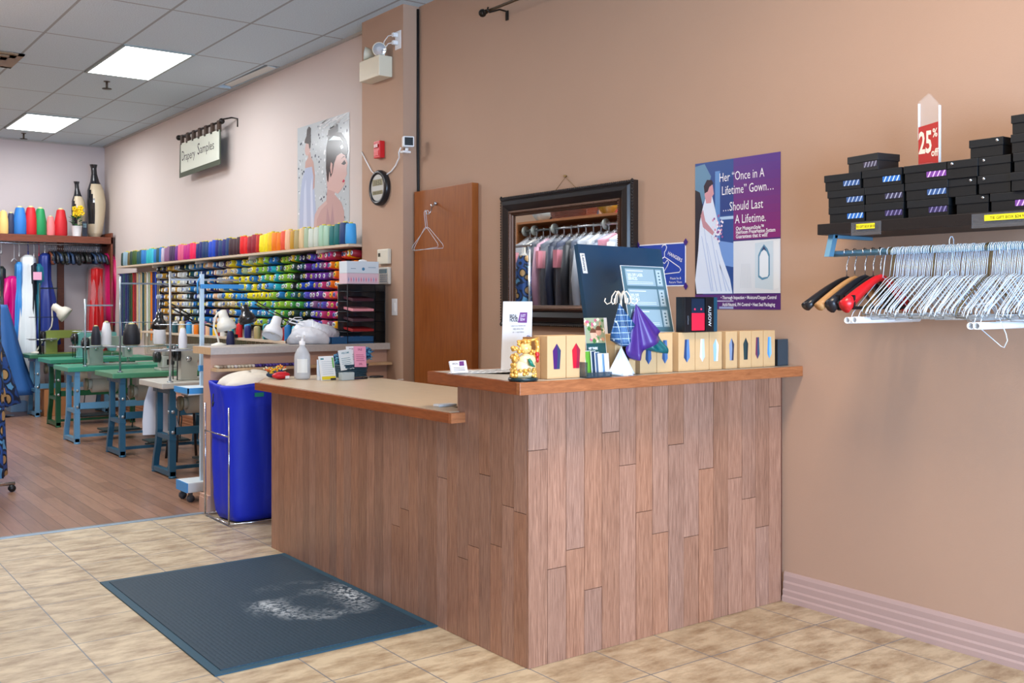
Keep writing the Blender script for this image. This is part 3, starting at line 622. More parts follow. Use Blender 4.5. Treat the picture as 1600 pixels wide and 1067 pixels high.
rows = [ # (y center, width, level, depth, x, window, snap, phrase)
 (2.478,.168,0,.25,3.515,BL,0,'bottom of the end pile by the gown poster, bright blue window'),
 (2.478,.172,1,.25,3.51,NV,0,'middle box of the end pile by the gown poster'),
 (2.490,.172,2,.25,3.505,NV,0,'third box up in the end pile by the gown poster'),
 (2.308,.168,0,.25,3.515,DP,0,'bottom of the second pile from the gown poster, dull purple window'),
 (2.305,.170,1,.25,3.51,GR,0,'middle box of the second pile from the gown poster'),
 (2.312,.172,2,.25,3.505,BL,0,'third box up in the second pile from the gown poster'),
 (2.125,.168,0,.25,3.515,DP,0,'bottom of the third pile, under the sale sign, purple striped window'),
 (2.128,.172,1,.25,3.51,NV,0,'middle box of the pile under the sale sign'),
 (2.128,.178,2,.25,3.505,PU,0,'top box under the sale sign, with a bright violet window'),
 (1.955,.125,0,.16,3.52,None,-1,'bottom box with a silver snap, just past the sale sign'),
 (1.998,.125,1,.16,3.515,None,-1,'second box up with a silver snap, just past the sale sign'),
 (1.985,.12,2,.16,3.505,None,1,'third box up with a silver snap, just past the sale sign'),
 (1.80,.17,0,.25,3.515,PU,0,'bottom box with a lilac striped window beside the wide price label'),
 (1.868,.12,1,.16,3.51,None,1,'second box up with a silver snap beside the tall pile'),
 (1.868,.12,2,.16,3.51,None,1,'third box up with a silver snap beside the tall pile'),
 (1.895,.125,3,.16,3.505,None,-1,'topmost box with a silver snap beside the tall pile'),
 (1.705,.20,1,.25,3.50,None,0,'second box up in the tall pile'),
 (1.695,.20,2,.25,3.50,None,0,'third box up in the tall pile'),
 (1.70,.205,3,.25,3.498,None,0,'fourth box up in the tall pile'),
 (1.695,.21,4,.25,3.495,BL,0,'topmost box of the tall pile, with a blue window'),
 (1.60,.16,0,.25,3.51,None,0,'bottom box at the very end of the shelf, under the tall pile')]
for (y, w, lv, dp_, x, win, sn, ph) in rows: giftbox(y, zt+lv*GH, w, GH, dp_, x, 'black gift box, '+ph, win, sn)
t = giftbox(2.40, zt+3*GH, .158, GH, .12, 3.51, 'small black gift box alone on top of the two piles nearest the gown poster', GR, 0, rz=-.16)
# 25% off sign in an acrylic stand
t = thing('sale_sign', 'clear acrylic stand holding a red twenty five percent off card', 'sign', (3.56, 2.145, zt+3*GH+.0005), -.12)
ac = mat((238, 244, 250), .15, alpha=.07, key='acrylic')
ob('acrylic_stand', MB().box((-.05, -.045, 0), (.05, .045, .003)).prism([(-.045,0),(.045,0),(.045,.22),(.0,.27),(-.045,.245)], -.0015, .0015, M=MX((.006,0,.002))).prism([(-.045,0),(.045,0),(.045,.22),(.0,.27),(-.045,.245)], -.001, .001, M=MX((-.004,0,.002))), ac, t)
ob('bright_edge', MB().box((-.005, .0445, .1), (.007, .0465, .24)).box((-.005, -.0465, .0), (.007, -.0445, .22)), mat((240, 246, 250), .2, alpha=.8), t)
f = MB(); M = MX((-.0055, 0, .004)); f.prism([(-.044,0),(.044,0),(.044,.155),(-.044,.145)], -.0006, 0, mat((168, 44, 40), .45), M)
f.text('25', -.042, .045, .115, mat((226, 214, 200), .5), M, sx=.52, bold=.003); f.text('%', .02, .10, .045, mat((226, 214, 200), .5), M, sx=.7, bold=.001); f.text('off', .014, .028, .04, mat((226, 214, 200), .5), M, sx=.7, bold=.001)
ob('price_card', f, None, t)
# ---- hangers on the rail
RX, RZ = SX+.05, 1.655-.078
rnd = random.Random(11)
k = 0; y = 2.30; nh = 100
for i in range(nh):
    y = 2.30-(2.30-1.66)*i/(nh-1)
    brass = i in (0, 1, 27, 60, 61)
    mesh_ = me_hb if brass else me_h
    o = ob('wire_hanger', mesh_, loc=(RX+rnd.uniform(-.001, .001), y, RZ+.0125-.0165+rnd.uniform(-.001, .0015)))
    o.rotation_euler = (rnd.uniform(-.02, .02), rnd.uniform(-.02, .02), rnd.uniform(-.05, .05)+(.08 if i % 9 == 0 else 0)); o.scale = (rnd.uniform(.96, 1.04), 1, rnd.uniform(.97, 1.05))
    tag(o, ('brass coloured' if brass else 'white')+' wire hanger on the rail, '+nth(i+1)+' wire hanger after the red one', 'hanger', 'wire hangers on the rail under the shelf')
for (yy, ex, n_) in ((2.05, .03, 'halfway along'), (1.72, .03, 'near the far end of')):
    o = ob('wire_hanger', me_h, loc=(RX, yy, RZ+.025)); o.rotation_euler = (.02, .02, .12); o.scale = (1, 1, 1.08)
    tag(o, 'white wire hanger standing higher than its neighbours '+n_+' the rail', 'hanger', 'wire hangers on the rail under the shelf')
def tube_hanger(y, lab, dz=0):
    t = thing('trouser_hanger', lab, 'hanger', (RX, y, RZ-.004+dz), rnd.uniform(-.06, .06))
    mb = wire_hanger_mb(.205, barz=-.26); ob('wire', mb, WH, t)
    c = MB(); n = 14; L0, L1 = -.235, .2; r0, r1 = .0125, .0105; vs = []; 
    for x, r in ((L0, r0), (L1, r0), (L1, r1), (L0, r1)):
        for i in range(n): a = 2*PI*i/n; vs.append((x, r*math.cos(a), -.262+r*math.sin(a)))
    fs = [(j*n+i, j*n+(i+1)%n, ((j+1)%4)*n+(i+1)%n, ((j+1)%4)*n+i) for j in range(4) for i in range(n)]
    c.add(vs, fs, None, True); ob('cardboard_tube', c, mat((232, 238, 244), .5), t)
tube_hanger(2.335, 'wire hanger with white cardboard tube behind the red hanger, first of two')
tube_hanger(2.305, 'wire hanger with white cardboard tube behind the red hanger, second of two', .002)
tube_hanger(1.86, 'wire hanger with white cardboard tube near the far end of the rail, first of two', -.012)
tube_hanger(1.83, 'wire hanger with white cardboard tube near the far end of the rail, second of two', -.012)
lp = [onX(u, v, 3.40) for u, v in ((1556,478),(1562,498),(1572,522),(1574,532),(1569,543),(1564,541),(1512,496),(1496,482))]
o = ob('wire_hanger', MB().tube([tuple(p-lp[0]) for p in lp]+[(-.02, .02, .01), (.0, .0, .0)], .0017, 6), WH, loc=lp[0])
tag(o, 'loose white wire hanger dangling askew below the others', 'hanger')
def coat_hanger(y, m, lab, rz, tip=.235, thick=.02, dz=0, rail=False):
    t = thing('coat_hanger', lab, 'hanger', (RX, y, RZ+.0), rz)
    ob('hook', MB().tube([(-.016, 0, -.004), (-.016, 0, .008), (-.006, 0, .017), (.008, 0, .016), (.016, 0, .004), (.012, 0, -.02), (0, 0, -.05), (0, 0, -.10)], .0022, 6), CHR, t)
    b = MB(); pts = []; rs = []
    for i in range(-8, 9):
        a = i/8; pts.append((tip*a, .018*abs(a)**2*(1 if True else 0), -.10-.115*abs(a)**1.35)); rs.append(.011+.013*abs(a)**1.2)
    b.tube(pts, rs, 10, flat=thick/.02*.8); ob('shoulder_bar', b, m, t)
    if rail: ob('trouser_bar', MB().box((-.19, -.008, -.225), (.19, .008, -.213)).box((-.2,-.008,-.225),(-.19,.008,-.17)).box((.19,-.008,-.225),(.2,.008,-.17)), mat((22, 22, 26), .35), t)
BH = mat((28, 30, 38), .3)
coat_hanger(2.50, mat((26, 26, 30), .3), 'black coat hanger at the end of the rail, first from the bracket', -.05, .225)
coat_hanger(2.462, mat((196, 150, 98), .4), 'light wooden coat hanger at the bracket end of the rail', .03, .215)
coat_hanger(2.415, BH, 'thick navy black coat hanger between the wooden and the red ones', .06, .22, .03, rail=True)
coat_hanger(2.378, mat((30, 30, 34), .3), 'black coat hanger just before the red one', -.02, .2, rail=True)
coat_hanger(2.345, mat((206, 26, 32), .3), 'thick red plastic coat hanger beside the white wire hangers', .05, .225, .03, rail=True)
# ================================================================== things on the high counter
ZT = 1.0892
KR = mat((206, 170, 122), .65, var=.06, vscale=30); KS = mat((160, 112, 62), .7)
def tiebox(u0, u1, y, c1, c2, lab, shape=0, dp_=.085):
    a = onY(u0, 560, y).x; b = onY(u1, 560, y).x; w = b-a; h = .163
    t = thing('tie_box', lab, 'box', (a, y, ZT))
    ob('carton', MB().box((.0006, 0, 0), (w-.0006, dp_, h), bev=.0015), KR, t)
    f = MB(); M = MY((w/2, -.0006, .085)); k = .5
    P = {0: [(-.014,-.045),(.014,-.045),(.019,.02),(0,.045),(-.019,.02)], 1: [(-.011,.045),(.011,.045),(.016,-.025),(0,-.045),(-.016,-.025)]}[shape]
    P = [(x*w/.1*1.12, z*1.08) for x, z in P]
    f.poly(P, mat(c1, .3), M, 0); hl = [p for p in P if p[0] >= 0]
    if shape == 0: f.poly([(0,-.0486),P[1],P[2],P[3],(.004,.0)], mat(c2, .3), M, .0004)
    else: f.poly([(0,.0486),P[1],P[2],P[3],(-.003,.0)], mat(c2, .3), M, .0004)
    ob('die_cut_window', f, None, t); return t
Yb = 3.0
specs = [(855,884.5,(70,24,104),(44,60,96),0,'brown card tie box with a purple tie, beside the golden figurine'),
 (885,915,(206,20,50),(150,30,60),0,'brown card tie box with a red tie'),
 (961,993,(90,70,60),(60,50,50),1,'brown card tie box behind the hanging pocket squares'),
 (1000,1026,(36,62,100),(60,96,150),1,'brown card tie box with a navy tie, just right of the purple pocket square'),
 (1026.5,1051,(44,76,120),(70,110,160),1,'brown card tie box with a steel blue tie, before the leaflet frame'),
 (1060,1086,(40,66,110),(90,130,180),1,'brown card tie box with a dark blue tie, under the boxer shorts package'),
 (1086.5,1108,(232,236,238),(190,205,215),1,'brown card tie box with a white floral tie'),
 (1108.5,1128,(150,190,210),(220,232,238),0,'brown card tie box with a pale blue and white tie'),
 (1134,1152,(130,150,180),(50,56,80),0,'brown card tie box with a striped grey tie, after the gap'),
 (1156,1174,(34,66,70),(24,48,56),0,'brown card tie box with a dark green tie'),
 (1174.5,1192.5,(110,40,80),(50,80,110),1,'brown card tie box with a burgundy tie'),
 (1193,1211,(80,150,220),(130,190,240),1,'brown card tie box with a light blue tie, next to the black box')]
for (u0,u1,c1,c2,sh,lab) in specs: tiebox(u0,u1,Yb,c1,c2,lab.replace('just right of','beside'),sh)
a = onY(838, 560, 3.1).x
tag(ob('card_box', MB().box((2.372, 3.04, ZT), (2.396, 3.12, ZT+.157), bev=.0015), KS), 'darker brown card box half hidden behind the golden figurine', 'box')
a = onY(1213, 560, 3.0).x
t = thing('dark_gift_box', 'shiny dark teal gift box at the wall end of the tie boxes', 'box', (a, 2.99, ZT), .12)
ob('carton', MB().box((0, 0, 0), (.085, .09, .122), bev=.002), mat((24, 58, 74), .18, coat=.5), t)
ob('open_side', MB().box((-.001, .002, .002), (.0, .088, .12)), mat((14, 16, 20), .5), t)
# boxer package on top
a = onY(1071, 520, 2.98).x; b = onY(1116, 520, 2.98).x
t = thing('underwear_package', 'black display box showing red boxer shorts, standing on the tie boxes', 'box', (a, 2.985, ZT+.1645))
w = b-a; 
ob('carton', MB().box((0, .012, 0), (w+.02, .05, .148), bev=.002).box((0, -.002, 0), (w*.22, .013, .148), bev=.001).box((w*.72, -.002, 0), (w+.02, .013, .148), bev=.001).box((w*.22,-.002,0),(w*.72,.012,.004)).box((w*.22,-.002,.144),(w*.72,.012,.148)), mat((16, 18, 24), .3), t)
ob('blue_edge', MB().box((w+.0, -.0035, .001), (w+.0205, -.002, .147)), mat((24, 70, 92), .3), t, 'dark teal edge')
bx = MB(); bx.box((w*.25, .002, .006), (w*.70, .011, .142), mat((20, 38, 60), .3)); bx.box((w*.25, -.001, .006), (w*.69, .006, .08), mat((226, 24, 60), .5), bev=.002)
for q in (.36, .58): bx.lathe([(.005, 0), (.003, .002)], 10, mat((220, 40, 90), .4), M=MY((w*q, .001, .096)))
ob('folded_shorts', bx, None, t, 'red shorts with a navy waistband')
f = MB(); f.text('AUSOW', 0, 0, .026, mat((220, 228, 232), .4), MY((w*.80, -.0025, .110)), rot=-PI/2, sx=.9); f.text('cotton', 0, 0, .014, mat((120, 128, 140), .4), MY((w*.08, -.0025, .07)), rot=-PI/2)
ob('lettering', f, None, t)
# monitor
TL = onY(902, 381, 3.50); TR = onY(1033, 389.4, 3.57); BL_ = onY(921, 524, 3.42); BRr = BL_+(TR-TL)
mo0 = Vector((3.2, 3.50, ZT))
t = thing('computer_monitor', 'back of a large black all-in-one computer screen', 'monitor', tuple(mo0))
exm = (TR-TL).normalized(); eym = (TL-BL_).normalized(); ezm = exm.cross(eym).normalized(); eym = ezm.cross(exm)
Wm = (TR-TL).length; Hm = (TL-BL_).dot(eym); skm = (TL-BL_).dot(exm)
Mm = Matrix.Translation(BL_-mo0) @ Matrix(((exm.x,eym.x,ezm.x,0),(exm.y,eym.y,ezm.y,0),(exm.z,eym.z,ezm.z,0),(0,0,0,1)))
pan = MB(); pan.prism([(0,0),(Wm,0),(Wm+skm,Hm),(skm,Hm)], -.022, 0, None, Mm); ob('screen_back', pan, mat((14, 58, 84), .30, coat=.3), t)
pan = MB(); pan.prism([(.006,.006),(Wm-.006,.006),(Wm+skm-.006,Hm-.006),(skm+.006,Hm-.006)], -.026, -.0221, None, Mm); ob('display', pan, mat((8, 8, 10), .1), t)
f = MB(); f.box((-.12, -.02, .0005), (.12, .12, .010), bev=.003).box((-.035, .03, .008), (.035, .055, .2), bev=.003); ob('stand', f, mat((30, 32, 36), .35), t)
f = MB(); M = Mm @ Matrix.Translation((skm*.75+.012, Hm-.135, .0006)); f.prism([(0,0),(.030,0),(.026,.092),(-.004,.092)], 0, .001, mat((225, 228, 230), .4), M); f.text('Lenovo', .006, .086, .025, mat((20, 22, 26), .4), M, rot=-PI/2, z=.0016, bold=.0004)
ob('maker_label', f, None, t)
ob('port_button', MB().cyl((.06, .045, .0005), (.06, .045, .003), .008, n=12, M=Mm), mat((14, 18, 24), .3), t)
# leaflet frame with three coupons, leaning
P0 = onY(969, 415, 3.22); P1 = onY(1036, 419, 3.20); P2 = onY(1053, 519, 3.10); P3 = onY(985, 519, 3.12)
t = thing('coupon_frame', 'slanted clear sign holder with three blue grey coupons', 'sign', tuple(P3))
ux = (P2-P3); uy = (P0-P3); w_, h_ = ux.length, uy.length; ex = ux.normalized(); ez = ex.cross(uy).normalized(); ey = ez.cross(ex)
sh = uy.dot(ex)/h_; hh = uy.dot(ey)
Mf = Matrix(((ex.x, ey.x, ez.x, 0), (ex.y, ey.y, ez.y, 0), (ex.z, ey.z, ez.z, 0), (0, 0, 0, 1)))
skx = uy.dot(ex)
def q(u, v): return (u*w_+skx*v, v*hh)
f = MB(); DB = mat((70, 104, 118), .35); LB = mat((138, 164, 176), .35); WW = mat((222, 232, 236), .4)
f.prism([q(0,0), q(1,0), q(1,1), q(0,1)], -.003, 0, DB, Mf)
def qr(a, b, c, d_, m, z): f.poly([q(a,b), q(c,b), q(c,d_), q(a,d_)], m, Mf, z)
for k in range(3):
    b0 = .70-.31*k; qr(.09, b0, .76, b0+.26, LB, .0006); qr(.79, b0, .93, b0+.26, LB, .0006); qr(.81, b0+.02, .91, b0+.24, mat((170, 190, 198), .4), .0009)
    qr(.12, b0+.222, .5, b0+.232, WW, .001); qr(.12, b0+.03, .7, b0+.036, WW, .001); qr(.12, b0+.055, .7, b0+.06, WW, .001)
    tx = [('30% OFF LASER', 'SERVICES'), ('20% OFF', 'FACIALS'), ('15% OFF', 'WAXING')][k]
    x_, y_ = q(.13, b0+.14); f.text(tx[0], x_, y_, .020, WW, Mf, sx=.62, z=.0014, bold=.0003); x_, y_ = q(.13, b0+.085); f.text(tx[1], x_, y_, .020, WW, Mf, sx=.62, z=.0014, bold=.0003)
    for j in range(4): qr(.84, b0+.04+.05*j, .88, b0+.065+.05*j, DB, .0012)
ob('coupon_sheet', f, None, t)
f = MB(); f.tube([Mf @ Vector((*q(a, b), .001)) for a, b in ((0,0),(1,0),(1,1),(0,1))], .0022, 6, closed=True); ob('acrylic_edge', f, mat((230, 236, 240), .15), t)
ob('support_foot', MB().box((-.01, -.02, ZT-P3.z+.0005), (w_+.01, .06, ZT-P3.z+.004)).box((-.0, .02, ZT-P3.z+.002), (.012, .035, .03)).box((w_-.012, .02, ZT-P3.z+.002), (w_, .035, .03)), ac, t)
# tall white sign holder (left), QR left out
c = onY(814, 590, 3.40)
a = onZ(783, 583, ZT); a = Vector((2.395, 3.42, ZT)); 
pa = onY(786, 471, 3.40); pb = onY(831, 471, 3.40)
x0_ = pa.x; w_ = pb.x-pa.x; h_ = pa.z-ZT
t = thing('counter_sign', 'tall white card sign in a stand behind the golden figurine', 'sign', (x0_, 3.40, ZT))
f = MB(); M = MY((0, 0, 0)); lean = .0
f.prism([(-.012,0),(w_-.006,0),(w_,h_),(0,h_)], 0, .004, mat((226, 230, 234), .4), M)
pu = mat((112, 62, 130), .4); bk = mat((40, 40, 46), .4); gy = mat((130, 132, 140), .4); M2 = MY((0, -.0045, 0))
f.poly([(w_*.48,h_*.70),(w_*.80,h_*.695),(w_*.82,h_*.845),(w_*.56,h_*.845)], pu, M2, .0003)
f.text('BRIDAL', w_*.20, h_*.765, .022, bk, M2, sx=.55, z=.0005, bold=.0006); f.text('HOUSE', w_*.20, h_*.715, .022, bk, M2, sx=.6, z=.0005, bold=.0006)
f.text('JUST', w_*.58, h_*.78, .016, wt, M2, sx=.8, z=.0008); f.text('SEW', w_*.56, h_*.725, .016, wt, M2, sx=.8, z=.0008)
for i_, s_ in enumerate(('Leave us a review and', 'help others find', 'us — scan below')): f.text(s_, w_*.5, h_*(.645-.045*i_), .0115, gy, M2, sx=.75, align='C', z=.0005)
f.tube([(w_*.76, h_*.42, .001), (w_*.76, h_*.48, .001), (w_*.82, h_*.51, .001), (w_*.90, h_*.50, .001), (w_*.92, h_*.42, .001)], .0015, 5, mat((70, 80, 150), .4), M=M2)
ob('card', f, None, t); ob('base', MB().box((-.01, -.03, 0), (w_, .05, .003)), ac, t)
# golden figurine (laughing buddha)
GC = mat((220, 168, 74), .25, .35, coat=.6); CR_ = mat((228, 206, 158), .35, coat=.5)
c = onY(820, 588, 3.0)
t = thing('golden_figurine', 'glossy gold and cream laughing figure ornament on a small dark base', 'figurine', (c.x-.008, 3.0, ZT)); t.scale = (1.14, 1.1, 1.0)
ob('base', MB().lathe([(.046, 0), (.05, .004), (.05, .01), (.046, .013)], 28).v and MB().lathe([(.046, 0), (.05, .004), (.05, .01), (.046, .013)], 28), mat((20, 46, 50), .25), t)
b = MB(); b.sphere((.005, 0, .052), .042, n=16, sc=(1, .8, .95)); b.sphere((.008, -.008, .075), .034, n=16, sc=(1, .8, .8))
b.sphere((0, 0, .025), .046, n=16, sc=(1, .8, .4)); ob('robed_body', b, CR_, t, 'cream robed body')
b = MB(); b.sphere((.006, -.004, .121), .022, n=14, sc=(1, .95, 1)); b.sphere((.006, -.025, .119), .004, n=8); b.sphere((-.015, -.004, .117), .006, n=8, sc=(.6, .8, 1.5)); b.sphere((.027, -.004, .117), .006, n=8, sc=(.6, .8, 1.5))
b.sphere((-.001, -.0235, .125), .002, n=6, sc=(1.4, 1, .6)); b.sphere((.013, -.0235, .125), .002, n=6, sc=(1.4, 1, .6)); b.tube([(-.001, -.022, .112), (.006, -.0245, .109), (.013, -.022, .112)], .0016, 5)
ob('head', b, mat((236, 196, 120), .3, coat=.5), t)
b = MB(); b.tube([(.036, -.004, .085), (.05, -.008, .1), (.052, -.012, .122), (.046, -.014, .14)], [.011, .01, .008, .007], 8).sphere((.046, -.014, .143), .009, n=8)
ob('arm', b, GC, t); b = MB(); b.tube([(-.028, -.004, .085), (-.045, -.012, .078), (-.05, -.02, .095)], [.012, .01, .008], 8); ob('arm', b, GC, t)
rr = random.Random(6); b = MB()
for k in range(70):
    a_ = rr.uniform(0, 2*PI); z_ = rr.choice([.02, .03, .04, .105, .135, .14])+rr.uniform(-.006, .006)
    R_r = {0: .044}.get(0) if z_ < .06 else (.03 if z_ < .12 else .02)
    b.sphere((R_r*math.cos(a_)+.004, R_r*.8*math.sin(a_), z_), rr.uniform(.005, .009), n=8)
for k in range(26): b.sphere((-.043+rr.uniform(-.008, .008), rr.uniform(-.022, .0), rr.uniform(.02, .125)), rr.uniform(.006, .010), n=8)
b.sphere((.008, 0, .146), .014, n=12, sc=(1.1, 1, .7)); b.tube([(.02, -.005, .148), (.04, -.01, .152), (.054, -.012, .16)], [.006, .005, .002], 6)
ob('gold_ornament', b, GC, t, 'gold coins and robe trim')
ob('green_sash', MB().tube([(-.006, -.040, .083), (-.002, -.043, .072), (.002, -.043, .062), (.010, -.041, .057), (.020, -.036, .054)], [.005, .007, .007, .005, .003], 6), mat((16, 120, 96), .3), t, 'green sash')
ob('red_gourd', MB().sphere((.046, -.016, .095), .010, n=10, sc=(.8,.8,1.2)).sphere((.047, -.016, .078), .008, n=10, sc=(.7,.8,1.6)), mat((190, 30, 40), .3), t, 'red gourd')
# business card holder and papers
c = onY(719, 582, 3.42)
t = thing('business_card_holder', 'clear holder of white business cards near the step in the counter', 'card holder', (c.x, 3.42, ZT), .1)
ob('holder', MB().box((-.045, -.012, 0), (.045, .03, .004)).box((-.045, -.014, 0), (.045, -.012, .02)), ac, t)
f = MB(); Mc = T(0, .004, .005, -.3); f.box((-.042, -.004, 0), (.042, .004, .05), mat((236, 238, 242), .4), M=Mc)
M3 = Mc @ MY((-.042, -.0044, 0)); f.poly([(.044,.028),(.07,.028),(.072,.047),(.048,.047)], pu, M3, .0002); f.text('BRIDAL', .010, .034, .012, bk, M3, sx=.8, z=.0004); 
for k in range(3): f.rect(.012, .008+.006*k, .07, .010+.006*k, gy, M3, .0003)
ob('cards', f, None, t)


rr = random.Random(9)

for k in range(7):
    f = MB(); f.box((-.05, -.075, 0), (.05, .075, .0012), mat((226, 230, 232), .4)); 
    for j in range(5): f.box((-.042, -.06+.025*j, .0012), (.042 if j % 2 else .02, -.048+.025*j, .0015), mat((60, 66, 76), .5))
    o = ob('leaflet', f, loc=(2.36+.026*k, 3.42-.02*k+.06, ZT+.0004+.0017*k)); o.rotation_euler = (0, 0, .9-.16*k)
    tag(o, 'grey and white printed leaflet in the fan on the high counter, '+nth(k+1)+' from the bottom', 'leaflet', 'fanned leaflets on the high counter')
# brochure rack with standing brochures
def standing(u0, u1, vt, y, cols, lab, name='brochure', lean=.12, yaw=0):
    a = onY(u0, 580, y); b_ = onY(u1, 580, y); w = b_.x-a.x; h = onY((u0+u1)/2, vt, y).z-ZT
    t = thing(name, lab, 'leaflet', (a.x, y, ZT), yaw)
    f = MB(); M = T(0, 0, 0, -lean) @ MY((0, 0, 0)); f.prism([(0,0),(w,0),(w,h),(0,h)], -.004, 0, mat((230, 234, 238), .4), M)
    for (x0, y0, x1, y1, c) in cols: f.rect(x0*w, y0*h, x1*w, y1*h, mat(c, .4), M, .0003)
    return t, f, M, w, h
t, f, M, w, h = standing(920, 955, 496, 3.04, [(0,.0,.86,.56,(24,72,72)), (0,.56,.86,1,(150,160,130))], 'tall dark green brochure with a photo of a smiling couple in the rack')
rr = random.Random(1)
for k in range(40):
    x, y = rr.uniform(.03, .83)*w, rr.uniform(.58, .98)*h; q_ = rr.uniform(.04, .1)*w; f.poly([(x-q_,y),(x,y-q_),(min(x+q_, .86*w),y),(x,min(y+q_,h))], mat(rr.choice([(90,150,80),(220,180,150),(190,90,120),(240,220,190),(70,120,60),(200,150,120)]), .4), M, .0005+.00001*k)
for cx_, cy_, cc in ((.33,.72,(226,176,148)),(.58,.76,(214,160,134))): 
    f.poly([(cx_*w+.13*w*math.cos(a_*PI/5), cy_*h+.075*h*math.sin(a_*PI/5)) for a_ in range(10)], mat(cc, .4), M, .0012)
    f.poly([(cx_*w+.14*w*math.cos(a_*PI/8), cy_*h+.02*h+.08*h*math.sin(a_*PI/8)) for a_ in range(9)], mat((110, 70, 50), .4), M, .0013)
f.text('HEY THERE', .08*w, .45*h, .0135, wt, M, sx=.7, z=.0008, bold=.0004); f.rect(.08*w, .2*h, .8*w, .215*h, wt, M, .0008); f.rect(.08*w, .14*h, .6*w, .15*h, wt, M, .0008)
for k in range(3): f.rect(.08*w, (.32+.035*k)*h, (.7-.06*k)*w, (.33+.035*k)*h, gy, M, .0008)
ob('folded_sheet', f, None, t)
bro = [(916,929,548,(96,160,50),'bright green'),(926,935,548,(30,54,84),'navy blue'),(932,940,550,(70,96,130),'slate blue'),(937,945,552,(226,232,240),'white'),(942,950,552,(110,150,190),'light blue'),(947,955,552,(236,240,244),'plain white')]
for i_, (u0,u1,vt,c_,nm) in enumerate(bro):
    t, f, M, w, h = standing(u0, u1, vt, 2.995-.004*i_, [(.06,.02,.94,.98,c_)], nm+' leaflet standing in front of the tall brochure, '+nth(i_+1)+' from the red tie box', lean=.08, yaw=.25)
    ob('folded_sheet', f, None, t)
a = onY(914, 580, 2.97)
tag(ob('leaflet_rack', MB().box((a.x, 2.955, ZT), (a.x+.125, 3.11, ZT+.004)).box((a.x, 2.953, ZT), (a.x+.125, 2.955, ZT+.02)).box((a.x-.002, 2.955, ZT), (a.x, 3.11, ZT+.06)), mat((50, 70, 84), .2, alpha=.6)), 'low clear rack holding the standing leaflets', 'rack')
# pocket square tree: white rack + cloths
c = onY(973, 583, 2.99)
t = thing('pocket_square_stand', 'white metal display stand with curled hooks at its top', 'display stand', (c.x, 3.0, ZT))
hh = onY(973, 455, 3.0).z-ZT
b = MB(); b.lathe([(.045, 0), (.045, .004), (.006, .008), (.005, .012)], 20).cyl((0,0,.005), (0,0,hh-.01), .004, n=8)
ob('post', b, mat((226, 220, 205), .4), t)
b = MB()
for k in range(6):
    a_ = k*PI/3+.2; d_ = Vector((math.cos(a_), math.sin(a_), 0))
    b.tube([Vector((0,0,hh-.045)), d_*.008+Vector((0,0,hh-.008)), d_*.022+Vector((0,0,hh)), d_*.036+Vector((0,0,hh-.02)), d_*.04+Vector((0,0,hh-.045)), d_*.056+Vector((0,0,hh-.052)), d_*.066+Vector((0,0,hh-.04)), d_*.062+Vector((0,0,hh-.028))], .0024, 6)
ob('hook_ring', b, mat((236, 230, 215), .4), t)
def cloth(lab, pts, top, mt, y, n=10, amp=.006, name='pocket_square'):
    # hanging pinched cloth: fan from the pinch point down to a zig-zag hem; given as hem outline pixels
    tp = onY(*top, y); hem = [onY(u, v, y) for u, v in pts]; vs = []; fs = []; N = 8; m = len(hem)
    sub = []
    for i in range(m-1):
        for k in range(4): sub.append(hem[i].lerp(hem[i+1], k/4))
    sub.append(hem[-1]); m = len(sub)
    for side in (0, 1):
        for j in range(N+1):
            s_ = j/N
            for i, hp_ in enumerate(sub):
                p = tp.lerp(hp_, s_**.9); a_ = i/(m-1)
                fold = math.sin(a_*PI*5)*amp*s_*1.6; dep = math.sin(a_*PI)*.022*s_
                p = p+Vector((0, -dep+fold if side == 0 else dep*.6+fold*.5+.002, 0)); vs.append(p-tp)
    off = (N+1)*m
    for j in range(N):
        for i in range(m-1):
            a0 = j*m+i; fs.append((a0, a0+m, a0+m+1, a0+1)); fs.append((off+a0, off+a0+1, off+a0+m+1, off+a0+m))
    for i in range(m-1): a0 = N*m+i; fs.append((a0, off+a0, off+a0+1, a0+1))
    for j in range(N):
        a0 = j*m; fs.append((a0, off+a0, off+a0+m, a0+m)); a0 = j*m+m-1; fs.append((a0, a0+m, off+a0+m, off+a0))
    mb = MB().add(vs, fs, None, True); o = ob(name, mb, mt, loc=tp); tag(o, lab, 'pocket square', 'pocket squares on the white stand'); return o
def plaid():
    m = bpy.data.materials.new('plaid'); m.use_nodes = True; n = m.node_tree.nodes; L = m.node_tree.links; b = n['Principled BSDF']
    t = n.new('ShaderNodeTexCoord'); mp = n.new('ShaderNodeMapping'); mp.inputs['Rotation'].default_value = (PI/2, .25, 0); L.new(t.outputs['Object'], mp.inputs[0])
    br = n.new('ShaderNodeTexBrick'); br.offset = 0; br.inputs['Scale'].default_value = 1; br.inputs['Brick Width'].default_value = .021; br.inputs['Row Height'].default_value = .023; br.inputs['Mortar Size'].default_value = .0009
    br.inputs['Color1'].default_value = (*lin((20, 62, 104)), 1); br.inputs['Color2'].default_value = (*lin((34, 84, 136)), 1); br.inputs['Mortar'].default_value = (*lin((190, 215, 235)), 1)
    L.new(mp.outputs[0], br.inputs['Vector']); L.new(br.outputs['Color'], b.inputs['Base Color']); b.inputs['Roughness'].default_value = .4; return m
cloth('blue checked pocket square hanging from the white stand', [(957,515),(956,532),(966,538),(974,541),(982,526),(993,508)], (968,474), plaid(), 2.955)
o = cloth('purple pocket square with a teal band hanging from the white stand', [(978,545),(986,560),(992,563),(1004,548),(1012,540),(1030,530),(1032,518)], (994,475), mat((72, 44, 128), .35), 2.965, amp=.01)
cloth('deep teal pocket square hanging lowest on the white stand', [(1000,548),(1012,546),(1024,550),(1038,552),(1036,538),(1028,520)], (1000,505), mat((10, 96, 100), .35), 2.985)
